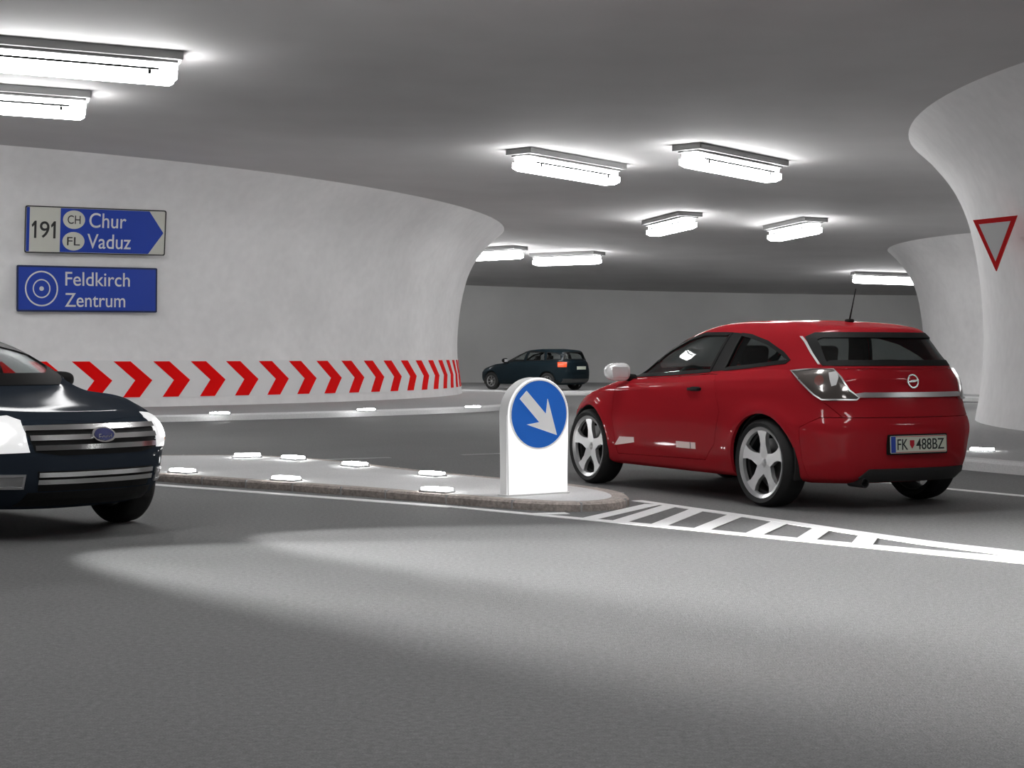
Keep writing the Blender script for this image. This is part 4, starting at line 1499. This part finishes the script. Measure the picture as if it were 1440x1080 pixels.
        nt.links.new(mn.outputs[0], ct.inputs['Value'])
        ml = nt.nodes.new('ShaderNodeMath')
        ml.operation = 'MULTIPLY'
        nt.links.new(pw.outputs[0], ml.inputs[0])
        nt.links.new(ct.outputs['Result'], ml.inputs[1])
        nt.links.new(ml.outputs[0], em.inputs['Strength'])
        lo_ = bpy.data.objects.new('headlamp_beam', ld)
        C.objects.link(lo_)
        lo_.parent = root
        lo_.location = (3.74 - .18, s * .66, .70)
        d = Vector((cos(R(21)), sin(R(21)), -math.tan(R(17))))
        lo_.rotation_euler = d.to_track_quat('-Z', 'Y').to_euler()
    return root
blue_car()

# ---------------------------------------------------------------- the distant dark estate car
def far_car():
    rows = [
        (-.50, 3.00, .60, 5, 4, .05, .10, .23),
        (-.68, 3.25, .78, 5, 4, .06, .14, .22),
        (-.84, 3.42, .85, 5, 4, .08, .2, .34),
        (-.88, 3.46, .87, 5, 4, .08, .22, .52),
        (-.88, 3.44, .872, 5, 4, .08, .25, [(-.8, .70), (3.4, .66)]),
        (-.86, 3.32, .85, 4.6, 4, .08, .26, [(-.8, .90), (2.2, .86), (3.3, .75)]),
        (-.85, 3.05, .80, 4.4, 3.6, .09, .26, [(-.8, 1.0), (0, .98), (2.3, .94), (3.1, .82)], True),
        (-.84, 2.42, .75, 4.2, 3.4, .1, .24, [(-.8, 1.04), (2.4, .99)]),
        (-.80, 2.02, .70, 4, 3.4, .1, .24, [(-.8, 1.16), (2.2, 1.15)]),
        (-.72, 1.62, .64, 4, 3.4, .1, .22, [(-.7, 1.32), (1.7, 1.32)]),
        (-.66, 1.38, .56, 3.8, 3.2, .1, .2, [(-.6, 1.40), (.6, 1.43), (1.4, 1.405)]),
        (-.50, 1.15, .40, 3.2, 3, .1, .16, [(-.5, 1.435), (.6, 1.46), (1.2, 1.44)]),
        (-.1, .85, .10, 3, 3, 0, 0, 1.475),
    ]
    fw = [(2.05, 1.03), (1.14, 1.05), (1.08, 1.375), (1.25, 1.355), (1.62, 1.26), (1.92, 1.12)]
    rw = [(1.04, 1.05), (.20, 1.06), (.26, 1.36), (.6, 1.385), (1.0, 1.38)]
    qw = [(.12, 1.07), (-.48, 1.10), (-.42, 1.26), (-.25, 1.33), (.16, 1.36)]
    ws = [(-.64, 1.06), (.64, 1.06), (.52, 1.375), (-.52, 1.375)]
    rg = [(-.60, 1.10), (.60, 1.10), (.50, 1.36), (-.50, 1.36)]
    sp = dict(name='estate_car', label='small distant dark petrol estate car on the far road behind the bollard', loc=(1.72, 56.6, 0), rz=R(90 + 50), scale=.97,
              paint='green_paint', rows=rows, wheels=(0, 2.60), wr=.32, arch=.36, track=.75, rim=.20, ww=.21, rim_mat='disc_steel', style='seven',
              side_glass=[fw, rw, qw], side_names=['front_window', 'rear_door_window', 'quarter_window'], glass='glass_clear',
              windscreen=ws, ws_x=(1.0, 2.4), rear_glass=rg, rg_x=(-1.2, -.3),
              panels=[('front_door', [(2.05, .30), (2.12, .66), (2.06, 1.01), (1.09, 1.03), (1.06, .30)], 'y', .3, 1.2),
                      ('tailgate', [(-.62, .60), (.62, .60), (.66, 1.07), (-.66, 1.07)], 'x', -1.2, -.5)],
              seats=(1.2, .35), dash=2.0, tub=(-.4, 2.3))
    root, sk = build_car(sp)
    tl = [(-.24, .83), (.06, .83), (.08, 1.0), (-.24, 1.0)]
    for i, o in enumerate(both(sk, lambda fl: sk.patch(tl, REAR_LEFT, off=.01, th=.03, flip=fl), 'tail_light', M['lens_orange'], root)):
        if i: o.data.materials[0] = M['lens_red']
        o['label'] = ['bright orange tail lamp', 'dull red tail lamp'][i]
    hp, n = sk.hit(0, .78, REAR)
    bm = bmesh.new()
    box(bm, (hp.x - .012, 0, .80), (.02, .50, .11), bev=.004)
    finish('number_plate', bm, M['plate_white'], root)
    finish('rear_bumper_trim', sk.patch([(-.7, .28), (.7, .28), (.72, .42), (-.72, .42)], REAR, off=.008, th=.02), M['plastic'], root)
    for fl in (False, True):
        s = -1 if fl else 1
        side_mirror(root, 1.88, .80, 1.06, s, M['trim'], 1.1)
        finish('headlight', sk.patch([(-.16 - 1.95, .62), (.14 - 1.95, .66), (.2 - 1.95, .76), (-.12 - 1.95, .74)], FRONT_LEFT, off=.004, th=.02, flip=fl), M['lens_clear'], root)
    return root
far_car()
